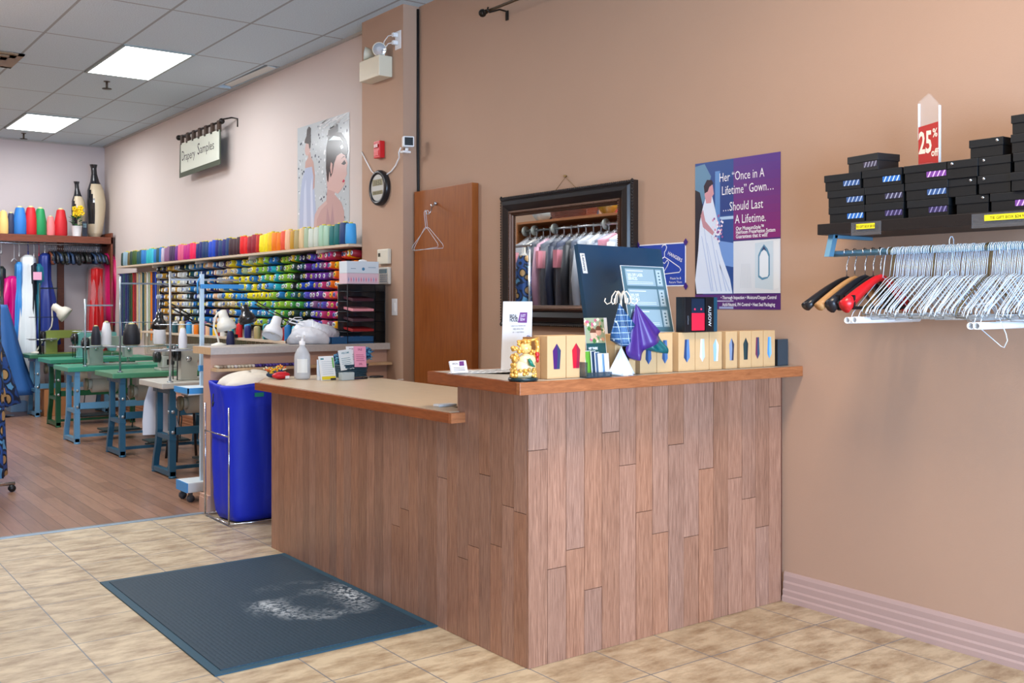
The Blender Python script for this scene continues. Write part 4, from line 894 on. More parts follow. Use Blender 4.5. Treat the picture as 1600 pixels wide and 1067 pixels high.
cloth('navy pocket square edge hanging behind the purple one', [(975,540),(982,555),(990,562),(996,545)], (990,480), mat((22, 44, 100), .35), 3.0)
cloth('white pocket square hanging lowest behind the leaflets', [(950,584),(960,585),(972,586),(984,586),(992,584)], (971,542), mat((220, 226, 238), .5), 2.975)
# ================================================================== low counter things
ZL = .9308
def P(u, v): return onZ(u, v, ZL)
c = P(470, 592)
t = thing('soap_bottle', 'clear pump bottle of hand sanitiser at the end of the low counter', 'bottle', (c.x, c.y-.02, ZL))
BLb = mat((222, 228, 232), .12, alpha=.55)
ob('bottle_body', MB().lathe([(.034, 0), (.045, .006), (.047, .02), (.047, .12), (.044, .145), (.03, .175), (.017, .19), (.016, .205)], 24), BLb, t)
ob('liquid', MB().lathe([(.030, .004), (.043, .01), (.0435, .12)], 24), mat((214, 218, 226), .1, alpha=.6), t)
ob('bottle_label', MB().add([(.0478*math.cos(a_), .0478*math.sin(a_), z_) for z_ in (.04, .12) for a_ in [PI*1.15+k*.12 for k in range(12)]], [(k, k+1, 13+k, 12+k) for k in range(11)], None, True), mat((226, 228, 222), .5), t)
ob('pump', MB().lathe([(.018, .2), (.018, .22), (.008, .224), (.007, .245), (.014, .247), (.014, .256)], 14).tube([(0,0,.25),(-.03,0,.253),(-.04,0,.245)], .006, 8), WHT, t)
c = P(488, 592); 
t = thing('lotion_tube', 'small pale squeeze tube standing on its cap on the low counter', 'tube', (c.x, c.y-.10, ZL))
ob('cap', MB().lathe([(.018, 0), (.018, .022)], 14), mat((220, 226, 232), .4), t)
ob('tube_body', MB().add([((.018 if z_ < .05 else .02)*math.cos(a_), .017*(1-(z_-.022)/.1)*math.sin(a_), z_) for z_ in (.022, .05, .08, .118) for a_ in [k*PI/8 for k in range(16)]], [(j*16+i, j*16+(i+1)%16, (j+1)*16+(i+1)%16, (j+1)*16+i) for j in range(3) for i in range(16)], None, True), mat((206, 218, 232), .4), t)
c = P(437, 592)
t = thing('pin_cushion', 'red cushion shaped dish with a small white tag on the low counter corner', 'pin cushion', (c.x, c.y-.02, ZL), .3)
ob('cushion', MB().sphere((0, 0, .022), .055, n=16, sc=(1.1, .7, .4)), mat((200, 22, 36), .5), t); ob('tag', MB().box((0, -.038, .005), (.03, -.036, .02)), WHT, t)
c2 = c+Vector((.03, .09, 0))
t = thing('notions_bag', 'small bag full of yellow and orange sewing notions behind the red pin cushion', 'bag', (c2.x-.02, c2.y-.01, ZL))
b = MB(); rr = random.Random(3)
for k in range(46): 
    q0 = Vector((rr.uniform(-.05, .05), rr.uniform(-.02, .02), rr.uniform(.03, .058))); b.tube([q0, q0+Vector((rr.uniform(-.03, .03), rr.uniform(-.01, .01), rr.uniform(.0, .022)))], .004, 5, mat(rr.choice([(240,200,40),(240,150,30),(230,225,180),(220,80,30),(30,90,140)]), .4))
ob('notions', b, None, t); ob('bag', MB().sphere((0, 0, .022), .055, n=14, sc=(1.1, .5, .4)), mat((30, 60, 90), .4), t)
c = P(507, 593)
t = thing('notepad', 'white printed notepad on a yellow edged block leaning on the basket', 'notepad', (c.x, c.y-.06, ZL), .15)
Mn = T(0, 0, .001, -.22); f = MB(); f.box((-.05, 0, 0), (.05, .008, .14), mat((228, 234, 236), .4), M=Mn); Mf_ = Mn @ MY((-.05, -.0005, 0))
f.rect(.003, .003, .097, .022, mat((226, 206, 40), .4), Mf_, .0003); f.rect(.06, .0, .098, .010, bk, Mf_, .0006)
for k in range(7): f.rect(.012, .035+.012*k, .085, .037+.012*k, mat((170, 186, 196), .4), Mf_, .0004)
f.rect(.008, .12, .03, .128, mat((40, 120, 130), .4), Mf_, .0006); f.rect(.085, .07, .096, .13, mat((110, 180, 90), .4), Mf_, .0006)
ob('pages', f, None, t)
c = P(545, 587)
t = thing('wicker_basket', 'dark blue green woven basket full of papers on the low counter', 'basket', (c.x-.03, c.y-.07, ZL), .25)
def basket(mb, w, d_, h, m=None):
    n = 44
    for k in range(int(h/.011)):
        z = .006+k*.011; pts = []; s_ = .86+.14*z/h
        for i in range(n):
            a_ = 2*PI*i/n; x = w/2*s_*max(-1, min(1, 1.25*math.cos(a_))); y = d_/2*s_*max(-1, min(1, 1.25*math.sin(a_))); o_ = .002*(1 if (i+k) % 2 else -1)
            pts.append((x+o_*math.cos(a_), y+o_*math.sin(a_), z))
        mb.tube(pts, .0055, 5, m, closed=True)
    mb.box((-w/2*.85, -d_/2*.85, 0), (w/2*.85, d_/2*.85, .006), m); return mb
ob('woven_body', basket(MB(), .21, .13, .085), mat((38, 72, 92), .5), t)
def sheet(x, y, z0, w, h, c, lab, ink, rot=(0, 0), zr=0):
    t = thing('price_card', lab, 'card', (x, y, z0), zr)
    f = MB(); M = T(0, 0, 0, -.15, rot[0]) @ MY((-w/2, 0, 0)); f.prism([(0,0),(w,0),(w,h),(0,h)], 0, .0015, mat(c, .4), M)
    for i_, (txt, xx, yy, sz) in enumerate(ink[1]): f.text(txt, xx*w, yy*h, sz, mat(ink[0], .4), M, align='C', z=.002, sx=.8, bold=.0003)
    for k in range(4): f.rect(.15*w, (.3+.09*k)*h, (.85-.06*(k%2))*w, (.32+.09*k)*h, mat(ink[0], .4), M, .0019)
    ob('printed_sheet', f, None, t)
bx_, by_ = c.x-.03, c.y-.07
sheet(bx_-.055, by_-.078, ZL+.048, .1, .12, (226, 236, 240), 'white and blue card sticking out of the basket', ((50, 130, 150), [('WELCOME', .5, .8, .015), ('FREE', .5, .1, .018)]), (-.08,), .2)
sheet(bx_+.035, by_-.070, ZL+.06, .085, .125, (236, 160, 190), 'pink price card sticking out of the basket', ((150, 60, 100), [('SALE', .5, .8, .018), ('20%', .5, .1, .018)]), (.05,), .1)
sheet(bx_-.015, by_-.058, ZL+.07, .07, .115, (236, 238, 240), 'plain white card behind the others in the basket', ((150, 110, 130), [('PRICES', .5, .84, .012)]), (.02,), .1)
c = P(518, 592)
t = thing('card_box_small', 'small clear plastic card box in front of the basket', 'box', (c.x-.02+.05, c.y-.13, ZL), .1)
ob('lid', MB().box((-.042, -.02, 0), (.042, .02, .045), bev=.003), mat((196, 214, 220), .2, alpha=.6), t); ob('cards', MB().box((-.036, -.015, .003), (.036, .015, .036)), mat((224, 228, 228), .5), t)
c = P(570, 590)
t = thing('pen_scissors', 'black handled scissors lying on the low counter beside the basket', 'scissors', (c.x, c.y-.05, ZL), .1)
ob('blades', MB().prism([(-.1,-.003),(.0,-.008),(.02,0),(0,.004)], .002, .005).prism([(-.1,.003),(.0,.008),(.02,0),(0,-.004)], .005, .008), CHR, t)
for s_ in (-1, 1): ob('handle', MB().tube([(.02+.035*(1-math.cos(a_)), s_*(.015+.014*math.sin(a_)), .007) for a_ in [k*PI/6 for k in range(12)]], .005, 6, closed=True), BLK, t)
t = thing('marker_pen', 'dark marker pen lying beside the scissors', 'pen', (c.x-.10, c.y-.10, ZL+.006), .2)
ob('barrel', MB().cyl((-.05, 0, 0), (.035, 0, 0), .0055, n=10), mat((30, 30, 60), .3), t); ob('cap', MB().cyl((.035, 0, 0), (.07, 0, 0), .0065, n=10), BLK, t)
# paper slips and white cloth by the step
c = P(626, 593); tag(ob('paper_slip', MB().box((-.02, -.01, 0), (.02, .01, .0008)), WHT, loc=(c.x, c.y, ZL)), 'tiny white paper slip on the bare middle of the low counter', 'paper')
c = P(703, 622); tag(ob('note_roll', MB().sphere((0, 0, .016), .03, n=14, sc=(1.2, .9, .5)).box((-.05, -.03, 0), (.05, .03, .008), bev=.003), WHT, loc=(2.43, 3.56, ZL)) if False else ob('note_roll', MB().box((-.05, -.02, 0), (.04, .03, .010), bev=.003), WHT, loc=(2.40, 3.70, ZL)), 'white paper pad lying where the low counter meets the step', 'paper')
# ================================================================== half wall with slab
hw = MB().box((2.385, 6.50, 0), (3.699, 6.63, 1.038)).box((2.36, 6.49, .0), (2.385, 6.64, .10)).box((2.365, 6.488, .10), (2.385, 6.642, .12))
struct('wall_partition', hw, mat((196, 158, 138), .6, var=.03))
LAMG = mat((190, 182, 176), .4, var=.12, vscale=60)
t = thing('partition_worktop', 'grey laminate slab on top of the short partition wall', 'worktop', (2.37, 6.45, 1.0385))
ob('slab', MB().box((0, 0, 0), (1.328, .33, .047), bev=.002), LAMG, t)
ob('wooden_end', MB().box((-.003, .0, .0), (-.0005, .33, .047)), mat_wood('pale_wood', (186, 150, 112), (206, 176, 138), .5, (3, 20, 3)), t, 'pale wood end strip')
t = thing('partition_ledge', 'narrow pale wooden ledge on the front of the partition, full of small items', 'shelf', (2.387, 6.40, .93))
ob('board', MB().box((0, 0, 0), (1.30, .099, .018), bev=.001), mat_wood('pale_wood', (186, 150, 112), (206, 176, 138), .5, (3, 20, 3)), t)
rr = random.Random(8)
for k in range(26):
    x = 2.41+.024*k; c = rr.choice([(200,190,170),(150,130,110),(210,200,196)]) if k < 11 else rr.choice([(40,30,90),(60,40,120),(34,30,60),(80,60,150)])
    o = ob('thread_reel', MB().cyl((0, -.03, 0), (0, .03, 0), .010, n=10), mat(c, .5), loc=(x, 6.45, .9588))
    tag(o, 'small reel lying on the partition ledge, '+nth(k+1)+' from its free end', 'reel', 'small reels on the partition ledge')
ZP = 1.0862
# white plastic bag
def blob(mb, c, s, seed, n=22, amp=.2, m=None):
    r = random.Random(seed); ph = [(r.uniform(2, 7), r.uniform(2, 6), r.uniform(0, 6)) for _ in range(5)]
    vs = []; fs = []; h = n//2
    for j in range(h+1):
        th = PI*j/h
        for i in range(n):
            a = 2*PI*i/n; d = 1+amp*sum(math.sin(p[0]*math.cos(a)+p[1]*math.sin(th)*math.sin(a)*2+p[2]+j*.4) for p in ph)/5
            z = -math.cos(th)*d; z = max(z, -.55)
            vs.append((c[0]+s[0]*math.sin(th)*math.cos(a)*d, c[1]+s[1]*math.sin(th)*math.sin(a)*d, c[2]+s[2]*(z+.55)))
    for j in range(h):
        for i in range(n): k = (i+1)%n; fs.append((j*n+i, j*n+k, (j+1)*n+k, (j+1)*n+i))
    return mb.add(vs, fs, m, True)
tag(ob('plastic_bag', blob(MB(), (0, 0, 0), (.145, .12, .088), 4, 36, .5), mat((226, 228, 232), .35, bump=.9, bscale=22), loc=(3.16, 6.60, ZP)), 'crumpled white plastic bag on the partition slab beside the blue box', 'bag')
t = thing('flat_blue_box', 'flat blue open box on the partition slab beside the file rack', 'box', (3.40, 6.52, ZP))
ob('tray', MB().box((-.17, -.055, 0), (.17, .055, .004)).box((-.17, -.06, 0), (.17, -.056, .05)).box((-.17, .056, 0), (.17, .06, .05)).box((-.17, -.06, 0), (-.166, .06, .05)).box((.166, -.06, 0), (.17, .06, .05)), mat((28, 84, 130), .4), t)
for k in range(4):
    tag(ob('folded_paper', MB().prism([(-.05,0),(.05,0),(.03,.03),(-.01,.045)], -.02, .02, M=MY((0,0,0))), mat([(236,170,176),(240,190,190),(226,150,160),(238,214,214)][k], .5), loc=(3.28+.075*k, 6.51, ZP+.0045)), 'pink folded paper in the blue box, '+nth(k+1)+' from the bag', 'paper', 'pink papers in the blue box')
# file rack
t = thing('file_rack', 'black wire file rack on the partition slab against the column', 'rack', (3.51, 6.535, ZP))
f = MB(); H_ = .42; Wd = .15
for z in [0.01+.072*k for k in range(6)]+[H_]:
    f.tube([(-Wd, -.075, z), (Wd, -.075, z), (Wd, .07, z), (-Wd, .07, z)], .003, 5, closed=True)
for x in (-Wd, Wd):
    for y in (-.075, .07): f.tube([(x, y, 0), (x, y, H_)], .0035, 5)
ob('wire_frame', f, mat((34, 40, 46), .35, .5), t)
f = MB()
for k in range(6): f.box((-Wd, -.07, .008+.072*k), (Wd, .068, .0095+.072*k))
f.box((-Wd, .066, 0), (Wd, .068, H_)); f.box((Wd-.001, -.07, 0), (Wd+.001, .068, H_)); ob('mesh_tray', f, mat((26, 28, 32), .6, alpha=.85), t)
for k, (z, c, lab) in enumerate(((.30, (70, 30, 44), 'dark red folder in the top tray of the file rack'), (.227, (230, 150, 160), 'pink slips spilling from the second tray of the file rack'), (.155, (80, 50, 60), 'dark folder in the middle tray of the file rack'), (.083, (150, 30, 34), 'red thread bag in the lower tray of the file rack'))):
    tag(ob('folder', MB().box((-.11, -.105, 0), (.06, .05, .02), bev=.003, M=T(0, 0, 0, .12)), mat(c, .5), loc=(3.51, 6.565, ZP+z+.012)), lab, 'folder')
for k, (z, h, c, lab) in enumerate(((H_+.004, .075, (226, 196, 206), 'pink patterned tissue box on top of the file rack, lower of two'), (H_+.080, .085, (214, 226, 232), 'white and pale blue tissue box on top of the pink one'))):
    t = thing('tissue_box', lab, 'tissue box', (3.515, 6.53, ZP+z))
    ob('carton', MB().box((-.155, -.06, 0), (.10, .06, h), bev=.002), mat(c, .5), t)
    f = MB(); M = MY((-.155, -.0605, 0))
    if k == 0:
        for q_ in range(12): f.poly([(.012+.02*q_, .01), (.018+.02*q_, .03), (.012+.02*q_, .05), (.008+.02*q_, .03)], mat((226, 120, 150), .5) if q_ % 2 else mat((150, 160, 200), .5), M, .0004)
    else:
        f.poly([(.13+.012*math.cos(a*PI/4), .03+.012*math.sin(a*PI/4)) for a in range(8)], mat((60, 130, 170), .5), M, .0004); f.rect(.03, .03, .07, .034, mat((120, 150, 170), .5), M, .0004); f.rect(.17, .04, .23, .044, mat((120, 150, 170), .5), M, .0004)
        ob('tissue', blob(MB(), (0, 0, h-.004), (.03, .02, .012), 3, 12, .4), WHT, t)
    ob('print', f, None, t)
# lamps on the partition
def tube_arm(t, name, pts, r, m): return ob(name, MB().tube(pts, r, 8), m, t)
def shade(t, c, aim, m, s=1.0):
    q = Vector(aim).normalized().to_track_quat('Z', 'Y').to_matrix().to_4x4(); M = Matrix.Translation(c) @ q
    o = ob('lamp_shade', MB().lathe([(.012*s, -.055*s), (.028*s, -.05*s), (.03*s, -.01*s), (.034*s, .005*s), (.05*s, .02*s), (.06*s, .05*s), (.062*s, .075*s), (.058*s, .074*s), (.05*s, .03*s), (.02*s, .02*s)], 24, M=M, cap=False).lathe([(.001, -.056*s), (.012*s, -.055*s)], 24, M=M, cap=False), m, t)
    ob('bulb', MB().sphere((0, 0, .04*s), .02*s, n=10, M=M), mat((236, 236, 226), .3), o)
a = onY(352, 480, 6.72); c = onY(342, 541, 6.72)
CRM = mat((226, 222, 208), .4)
t = thing('gooseneck_lamp', 'cream gooseneck lamp standing at the free end of the partition slab', 'lamp', (c.x-.0, 6.72, ZP))
a0 = Vector((c.x, 6.72, ZP)); top = onY(349, 497, 6.70)-a0; bend = onY(334, 505, 6.72)-a0; up = onY(345, 486, 6.72)-a0
ob('base', MB().lathe([(.05, 0), (.05, .008), (.02, .018), (.012, .02)], 20), CRM, t)
tube_arm(t, 'gooseneck', [(0, 0, .018), (-.01, 0, .06), (bend.x, 0, bend.z-.03), (bend.x+.005, 0, bend.z+.03), (up.x-.02, -.005, up.z-.01), (up.x, -.01, up.z-.02)], .007, CRM)
shade(t, (up.x+.015, -.02, up.z-.05), (.2, -.25, -1), CRM, 1.05)
a = onY(384, 470, 6.68); bs = Vector((3.05, 6.72, ZP))
t = thing('clamp_lamp', 'black jointed desk lamp reaching out over the partition slab', 'lamp', tuple(bs))
BKL = mat((20, 22, 26), .25, coat=.4)
hd = onY(384, 488, 6.68)-bs; j2 = onY(398, 475, 6.68)-bs; j1 = onY(480, 520, 6.70)-bs
ob('base', MB().box((-.03, -.03, 0), (.03, .03, .03), bev=.003).cyl((0, 0, .03), (j1.x, j1.y, j1.z+.0), .005, n=8), BKL, t)
for dz in (0, .022): tube_arm(t, 'arm', [tuple(j1+Vector((0, 0, dz))), tuple(j2+Vector((0, 0, dz)))], .004, BKL)
shade(t, tuple(hd), (.15, -.3, -1), BKL, .95)
bs = Vector((3.16, 6.70, ZP)); hd = onY(430, 508, 6.62)-bs; j2 = onY(452, 503, 6.62)-bs; j1 = onY(502, 516, 6.64)-bs
t = thing('clamp_lamp', 'white jointed desk lamp leaning over the low counter end', 'lamp', tuple(bs))
ob('base', MB().box((-.03, -.03, 0), (.03, .03, .025), bev=.003).cyl((0, 0, .02), (j1.x, j1.y, j1.z), .005, n=8), WHT, t)
for dz in (0, .024): tube_arm(t, 'arm', [tuple(j1+Vector((0, 0, dz))), tuple(j2+Vector((0, 0, dz)))], .005, WHT)
tube_arm(t, 'cord', [tuple(j2), tuple(j2+Vector((.04, 0, .03))), tuple(j2+Vector((.09, 0, .032))), tuple(j2+Vector((.10, 0, .018))), tuple(j2+Vector((.06, 0, .012)))], .003, WHT)
shade(t, tuple(hd), (-.45, -.3, -1), WHT, 1.15)
# duster
p = Vector((2.925, 5.60, ZL))
t = thing('feather_duster', 'fluffy blue duster propped on yellow handles at the counter end', 'duster', tuple(p))
rr = random.Random(12); f = MB(); cols = [mat((48, 118, 160), .6), mat((70, 150, 190), .6), mat((28, 76, 120), .6), mat((110, 176, 206), .6)]
for k in range(420):
    a = rr.uniform(0, 2*PI); x = rr.uniform(-.10, .14); R = .038*(1-abs((x-.02)/.17)**3); c0 = Vector((x, 0, .115+.015*x/.1)); d_ = Vector((rr.uniform(-.4, .4), math.cos(a), math.sin(a)))
    q0 = c0+Vector((0, math.cos(a), math.sin(a)))*R*.5; q1 = q0+d_*R*.6; q2 = q1+Vector((rr.uniform(-.02, .02), rr.uniform(-.02, .02), rr.uniform(-.02, .01)))
    f.tube([q0, q1, q2], [.006, .005, .002], 4, rr.choice(cols))
f.sphere((.02, 0, .117), .03, cols[2], n=14, sc=(3.6, 1, 1)); ob('fluff', f, None, t)
for s_, x in enumerate((-.02, .075)):
    ob('handle', MB().tube([(x, .0, .09), (x-.006, .0, .05), (x-.004, 0, .003)], .005, 6).tube([(x, .0, .09), (x+.014, .0, .05), (x+.012, 0, .003)], .005, 6), mat((214, 190, 50), .4), t)
# ================================================================== laundry hamper (blue bag on a frame)
t = thing('laundry_hamper', 'tall royal blue canvas bag on a wire frame beside the counter end', 'hamper', (2.56, 6.27, 0))
def ringpt(z, s, a):
    hx, hy = .20*s, .20*s; c, q_ = math.cos(a), math.sin(a); k = (abs(c)**4+abs(q_)**4)**-.25
    return Vector((hx*c*k, hy*q_*k, z))
vs = []; fs = []; n = 48; prof = [(.012, .86), (.05, .95), (.15, .98), (.3, .99), (.45, 1.0), (.6, 1.0), (.72, 1.01), (.78, 1.03), (.84, 1.08), (.862, 1.09), (.86, 1.03), (.80, .98), (.70, .96)]
rr = random.Random(2)
for j, (z, s_) in enumerate(prof):
    for i in range(n):
        a = 2*PI*i/n; w_ = .014*math.sin(5*a+z*3)+.012*math.sin(11*a+1.3+z*6)*(1 if z > .1 else .4)+.009*math.sin(17*a+z*16)*math.sin(z*9+a)
        p = ringpt(z, s_, a)*(1); p.x *= 1+w_*2.2; p.y *= 1+w_*2.2
        if z > .80 and j < 10: p.z += .012*math.sin(3*a+.5)
        vs.append(p)
for j in range(len(prof)-1):
    for i in range(n): k = (i+1)%n; fs.append((j*n+i, j*n+k, (j+1)*n+k, (j+1)*n+i))
fs.append(tuple(reversed(range(n))))
ob('canvas_bag', MB().add(vs, fs, None, True), mat((16, 44, 200), .55, bump=.3, bscale=12), t, 'royal blue canvas bag')
f = MB(); hx = .218
for sy in (-1, 1):
    f.tube([(-hx, sy*.205, .012), (-hx, sy*.205, .73)], .006, 8); f.tube([(hx, sy*.205, .012), (hx, sy*.205, .73)], .006, 8)
for z in (.012, .55):
    f.tube([(-hx, -.205, z), (-hx, .205, z)], .005, 8); 
f.tube([(-hx, -.225, .012), (hx, -.225, .012)], .005, 8); f.tube([(-hx, .205, .012), (hx, .205, .012)], .005, 8); f.tube([(hx, -.205, .012), (hx, .205, .012)], .005, 8)
ob('wire_frame', f, CHR, t, 'chrome wire frame')
ob('woven_label', MB().box((-.06, -.226, .79), (.0, -.2235, .815)), mat((20, 130, 120), .5), t, 'small green label')
ob('draw_cord', MB().tube([(-.226, .04, .80), (-.232, .03, .76), (-.23, .045, .74), (-.234, .03, .72), (-.23, .02, .75)], .004, 6), BLK, t)
tag(ob('white_linen', blob(MB(), (0, 0, 0), (.195, .185, .085), 14, 34, .28), mat((228, 220, 204), .7, bump=.4, bscale=10), loc=(2.57, 6.28, .80)), 'cream white linen heaped inside the top of the blue hamper', 'laundry')
# ================================================================== white and blue stand behind the partition
t = thing('steamer_stand', 'white pole stand with blue arms and tray beside the partition end', 'stand', (2.50, 6.98, 0))
LBL = mat((62, 150, 216), .4)
ob('pole', MB().box((-.014, -.012, .10), (.014, .012, 1.575), bev=.003), mat((196, 220, 236), .35), t)
ob('top_arm', MB().box((-.014, -.02, 1.475), (.30, .005, 1.505), bev=.003).tube([(0, 0, 1.57), (-.03, 0, 1.52), (-.03, 0, 1.44)], .006, 6), LBL, t, 'blue top arm')
tr = ob('tray', MB().box((-.17, -.22, .755), (.16, .05, .80), bev=.004), mat((206, 222, 232), .4), t)
ob('tray_rim', MB().box((-.176, -.226, .765), (-.168, .054, .803)).box((-.176, -.226, .765), (.0, -.218, .803)), LBL, tr, 'bright blue tray rim')
ob('clamp', MB().box((-.02, -.018, .90), (.02, .018, .94), bev=.003), LBL, t)
bs = ob('base', MB().box((-.12, -.06, .07), (.10, .16, .14), bev=.008), mat((210, 220, 224), .4), t)
ob('base_cap', MB().box((-.126, -.062, .072), (-.118, .162, .138)), LBL, bs)
for x, y in ((-.09, -.03), (-.09, .13), (.07, -.03), (.07, .13)): ob('caster', MB().cyl((x, y-.012, .028), (x, y+.012, .028), .026, n=14).box((x-.01, y-.016, .03), (x+.01, y+.016, .072)), mat((60, 62, 66), .4), t)
# ================================================================== sewing tables and machines
def sewing_table(X0, Y0, top_c, leg_c, label, L_=1.06, W_=.56, back=True):
    t = thing('sewing_table', label, 'table', (X0, Y0, 0))
    TM = mat(top_c, .35, var=.05); LM = mat(leg_c, .4, .2)
    ob('tabletop', MB().box((-.07, -.035, .705), (L_, W_, .75), bev=.006), TM, t)
    for ex in (0, .80):
        near = MB().box((ex, .0, .02), (ex+.05, .045, .69)); near.box((ex-.004, -.004, .30), (ex+.054, .049, .31))
        ob('leg', near, LM, t)
        bow = MB(); P_ = [(.30, .69), (.30, .36), (.33, .24), (.385, .12), (.41, .02)]
        for (a_, b_) in zip(P_, P_[1:]):
            bow.add([(ex+x, yy, z) for x in (0, .045) for yy, z in ((a_[0], a_[1]), (a_[0]+.045, a_[1]), (b_[0]+.045, b_[1]), (b_[0], b_[1]))], [(0,1,2,3),(7,6,5,4),(0,4,5,1),(1,5,6,2),(2,6,7,3),(3,7,4,0)])
        ob('leg', bow, LM, t)
        ob('foot_bar', MB().box((ex+.002, .0, .015), (ex+.048, .44, .055), bev=.003).cyl((ex+.025, .01, 0), (ex+.025, .01, .016), .03, n=10).cyl((ex+.025, .43, 0), (ex+.025, .43, .016), .03, n=10).box((ex+.002, .04, .30), (ex+.048, .32, .335)).box((ex+.002, -.01, .66), (ex+.048, .42, .704)), LM, t)
    ob('cross_bar', MB().box((.04, .0, .34), (.83, .018, .40)).box((.04, .15, .045), (.83, .19, .07)), LM, t)
    for z in (.52, .36):
        ob('bolt', MB().cyl((-.004, .022, z), (.0, .022, z), .014, n=10), mat((170, 180, 184), .3, .7), t); ob('bolt', MB().cyl((.025, -.008, z), (.025, .0, z), .014, n=10), mat((170, 180, 184), .3, .7), t)
    mo = ob('motor', MB().cyl((.22, .25, .56), (.46, .25, .56), .085, n=20).cyl((.18, .25, .56), (.22, .25, .56), .05, n=16).box((.2, .18, .62), (.48, .32, .705)).tube([(.44, .2, .50), (.4, .16, .44), (.5, .14, .42)], .02, 8), mat((186, 184, 168), .4), t)
    ob('pulley', MB().cyl((.155, .25, .56), (.18, .25, .56), .06, n=18), mat((150, 146, 120), .4, .4), mo)
    ob('treadle', MB().box((.30, .12, .09), (.66, .36, .105), bev=.003, M=None).cyl((.28, .2, .08), (.7, .2, .08), .008, n=8).tube([(.6, .2, .09), (.62, .2, .3), (.5, .22, .5)], .006, 6), mat((54, 74, 76), .45, .3), t)
    return t
def machine(X0, Y0, c, label, kind='lock'):
    t = thing('sewing_machine', label, 'sewing machine', (X0, Y0, .7505))
    m = mat(c, .35, coat=.2); MT = mat((190, 192, 192), .25, .8)
    if kind == 'lock':
        ob('bed', MB().box((0, -.085, 0), (.48, .085, .012), bev=.003), m, t)
        b = MB(); prof = [(.02, .012), (.15, .012), (.15, .15), (.18, .19), (.36, .19), (.36, .08), (.37, .07), (.43, .07), (.44, .09), (.44, .27), (.43, .285), (.05, .285), (.02, .27)]
        b.prism(prof, -.045, .045, M=Matrix(((1,0,0,0),(0,0,-1,0),(0,1,0,0),(0,0,0,1)))); ob('arm_body', b, m, t)
        w = ob('handwheel', MB().cyl((-.03, 0, .215), (.015, 0, .215), .062, n=22).cyl((-.045, 0, .215), (-.03, 0, .215), .035, n=16), mat((24, 26, 28), .3), t)
        ob('drive_belt', MB().tube([(-.015, -.058, .215), (-.015, -.052, .002)], .005, 6).tube([(-.015, .058, .215), (-.015, .05, .002)], .005, 6), BLK, t)
        ob('needle_bar', MB().cyl((.40, 0, .07), (.40, 0, .02), .004, n=8).cyl((.415, 0, .07), (.415, 0, .014), .003, n=8).box((.39, -.01, .012), (.42, .02, .018)), MT, t)
        ob('tension_dial', MB().cyl((.40, -.045, .15), (.40, -.065, .15), .02, n=14).cyl((.08, -.045, .17), (.08, -.06, .17), .022, n=14), MT, t)
    else:
        ob('bed', MB().box((0, -.1, 0), (.36, .1, .02), bev=.003), m, t)
        ob('arm_body', MB().box((.02, -.08, .02), (.34, .08, .13), bev=.015).box((.05, -.06, .13), (.30, .05, .20), bev=.02), m, t)
        ob('blue_cover', MB().box((.10, -.075, .195), (.36, .06, .23), bev=.012), mat((30, 140, 160), .35), t, 'turquoise cover')
        ob('handwheel', MB().cyl((-.03, 0, .12), (.02, 0, .12), .05, n=18), mat((40, 42, 44), .3), t)
        [ob('button_plate', MB().box(a_, b_), BLK, t) for a_, b_ in (((.06, -.083, .05), (.13, -.079, .10)), ((.2, -.083, .04), (.25, -.079, .1)), ((.28, -.083, .06), (.31, -.079, .08)))]
        f = MB()
        for k in range(4): f.cyl((.12+.05*k, -.05, .2), (.12+.05*k, -.05, .235), .012, n=10)
        ob('tension_dials', f, MT, t)
    return t
def thread_stand(X0, Y0, hgt, c, label, tray_z, arm=.32, tray=True, top=True):
    t = thing('thread_stand', label, 'thread stand', (X0, Y0, .7505)); m = mat(c, .3, .8)
    ob('pole', MB().cyl((0, 0, 0), (0, 0, hgt), .0095, n=10).cyl((0, 0, 0), (0, 0, .01), .025, n=12), m, t)
    if top: ob('guide_arm', MB().box((0, -.012, hgt-.07), (arm, .012, hgt-.055)), m, t); ob('guide_wire', MB().cyl((-.12, 0, hgt*.52), (arm, 0, hgt*.52), .004, n=6), m, t)
    if tray:
        f = MB().cyl((-.12, 0, tray_z-.012), (arm, 0, tray_z-.012), .006, n=8)
        for x in (-.09, .10, arm-.06): f.lathe([(.001, tray_z-.008), (.05, tray_z-.006), (.062, tray_z), (.05, tray_z-.003), (.001, tray_z-.004)], 16, M=Matrix.Translation((x, 0, 0)), cap=False)
        ob('spool_plate', f, mat((206, 214, 220), .35, .3), t)
    return t
def cone(x, y, z, r, h, c, lab, name='thread_cone', group=None):
    t = thing(name, lab, 'thread cone', (x, y, z), 0, group)
    ob('thread', MB().lathe([(r*.92, .004), (r, .02), (r*.97, h*.5), (r*.62, h*.92), (r*.5, h*.95)], 18), mat(c, .55, bump=.2, bscale=200), t)
    ob('core', MB().lathe([(r*.8, 0), (r*.8, .004), (r*.4, .005), (r*.4, h*.94), (r*.32, h)], 14), mat((222, 214, 150), .5), t); return t
GRN = (66, 140, 104); DGR = (26, 84, 56)
T5, T4, T3, T2, T1 = 7.97, 9.32, 10.45, 11.97, 13.19
sewing_table(2.60, T5, (196, 194, 184), (40, 92, 118), 'sewing table with white top and steel blue legs, closest to the partition')
sewing_table(2.60, T4, (74, 140, 104), (44, 96, 124), 'green topped sewing table with steel blue legs, second from the partition')
sewing_table(2.49, T3, (60, 150, 120), (96, 150, 184), 'green topped sewing table with pale blue legs and a pale crossbar')
sewing_table(2.66, T2, (56, 146, 116), (22, 84, 52), 'green topped sewing table with dark green legs')
sewing_table(2.70, T1, (50, 110, 76), (90, 140, 172), 'green topped sewing table with pale blue legs, closest to the garment rail')
machine(2.74, T5+.25, (176, 176, 164), 'grey beige industrial sewing machine on the white topped table')
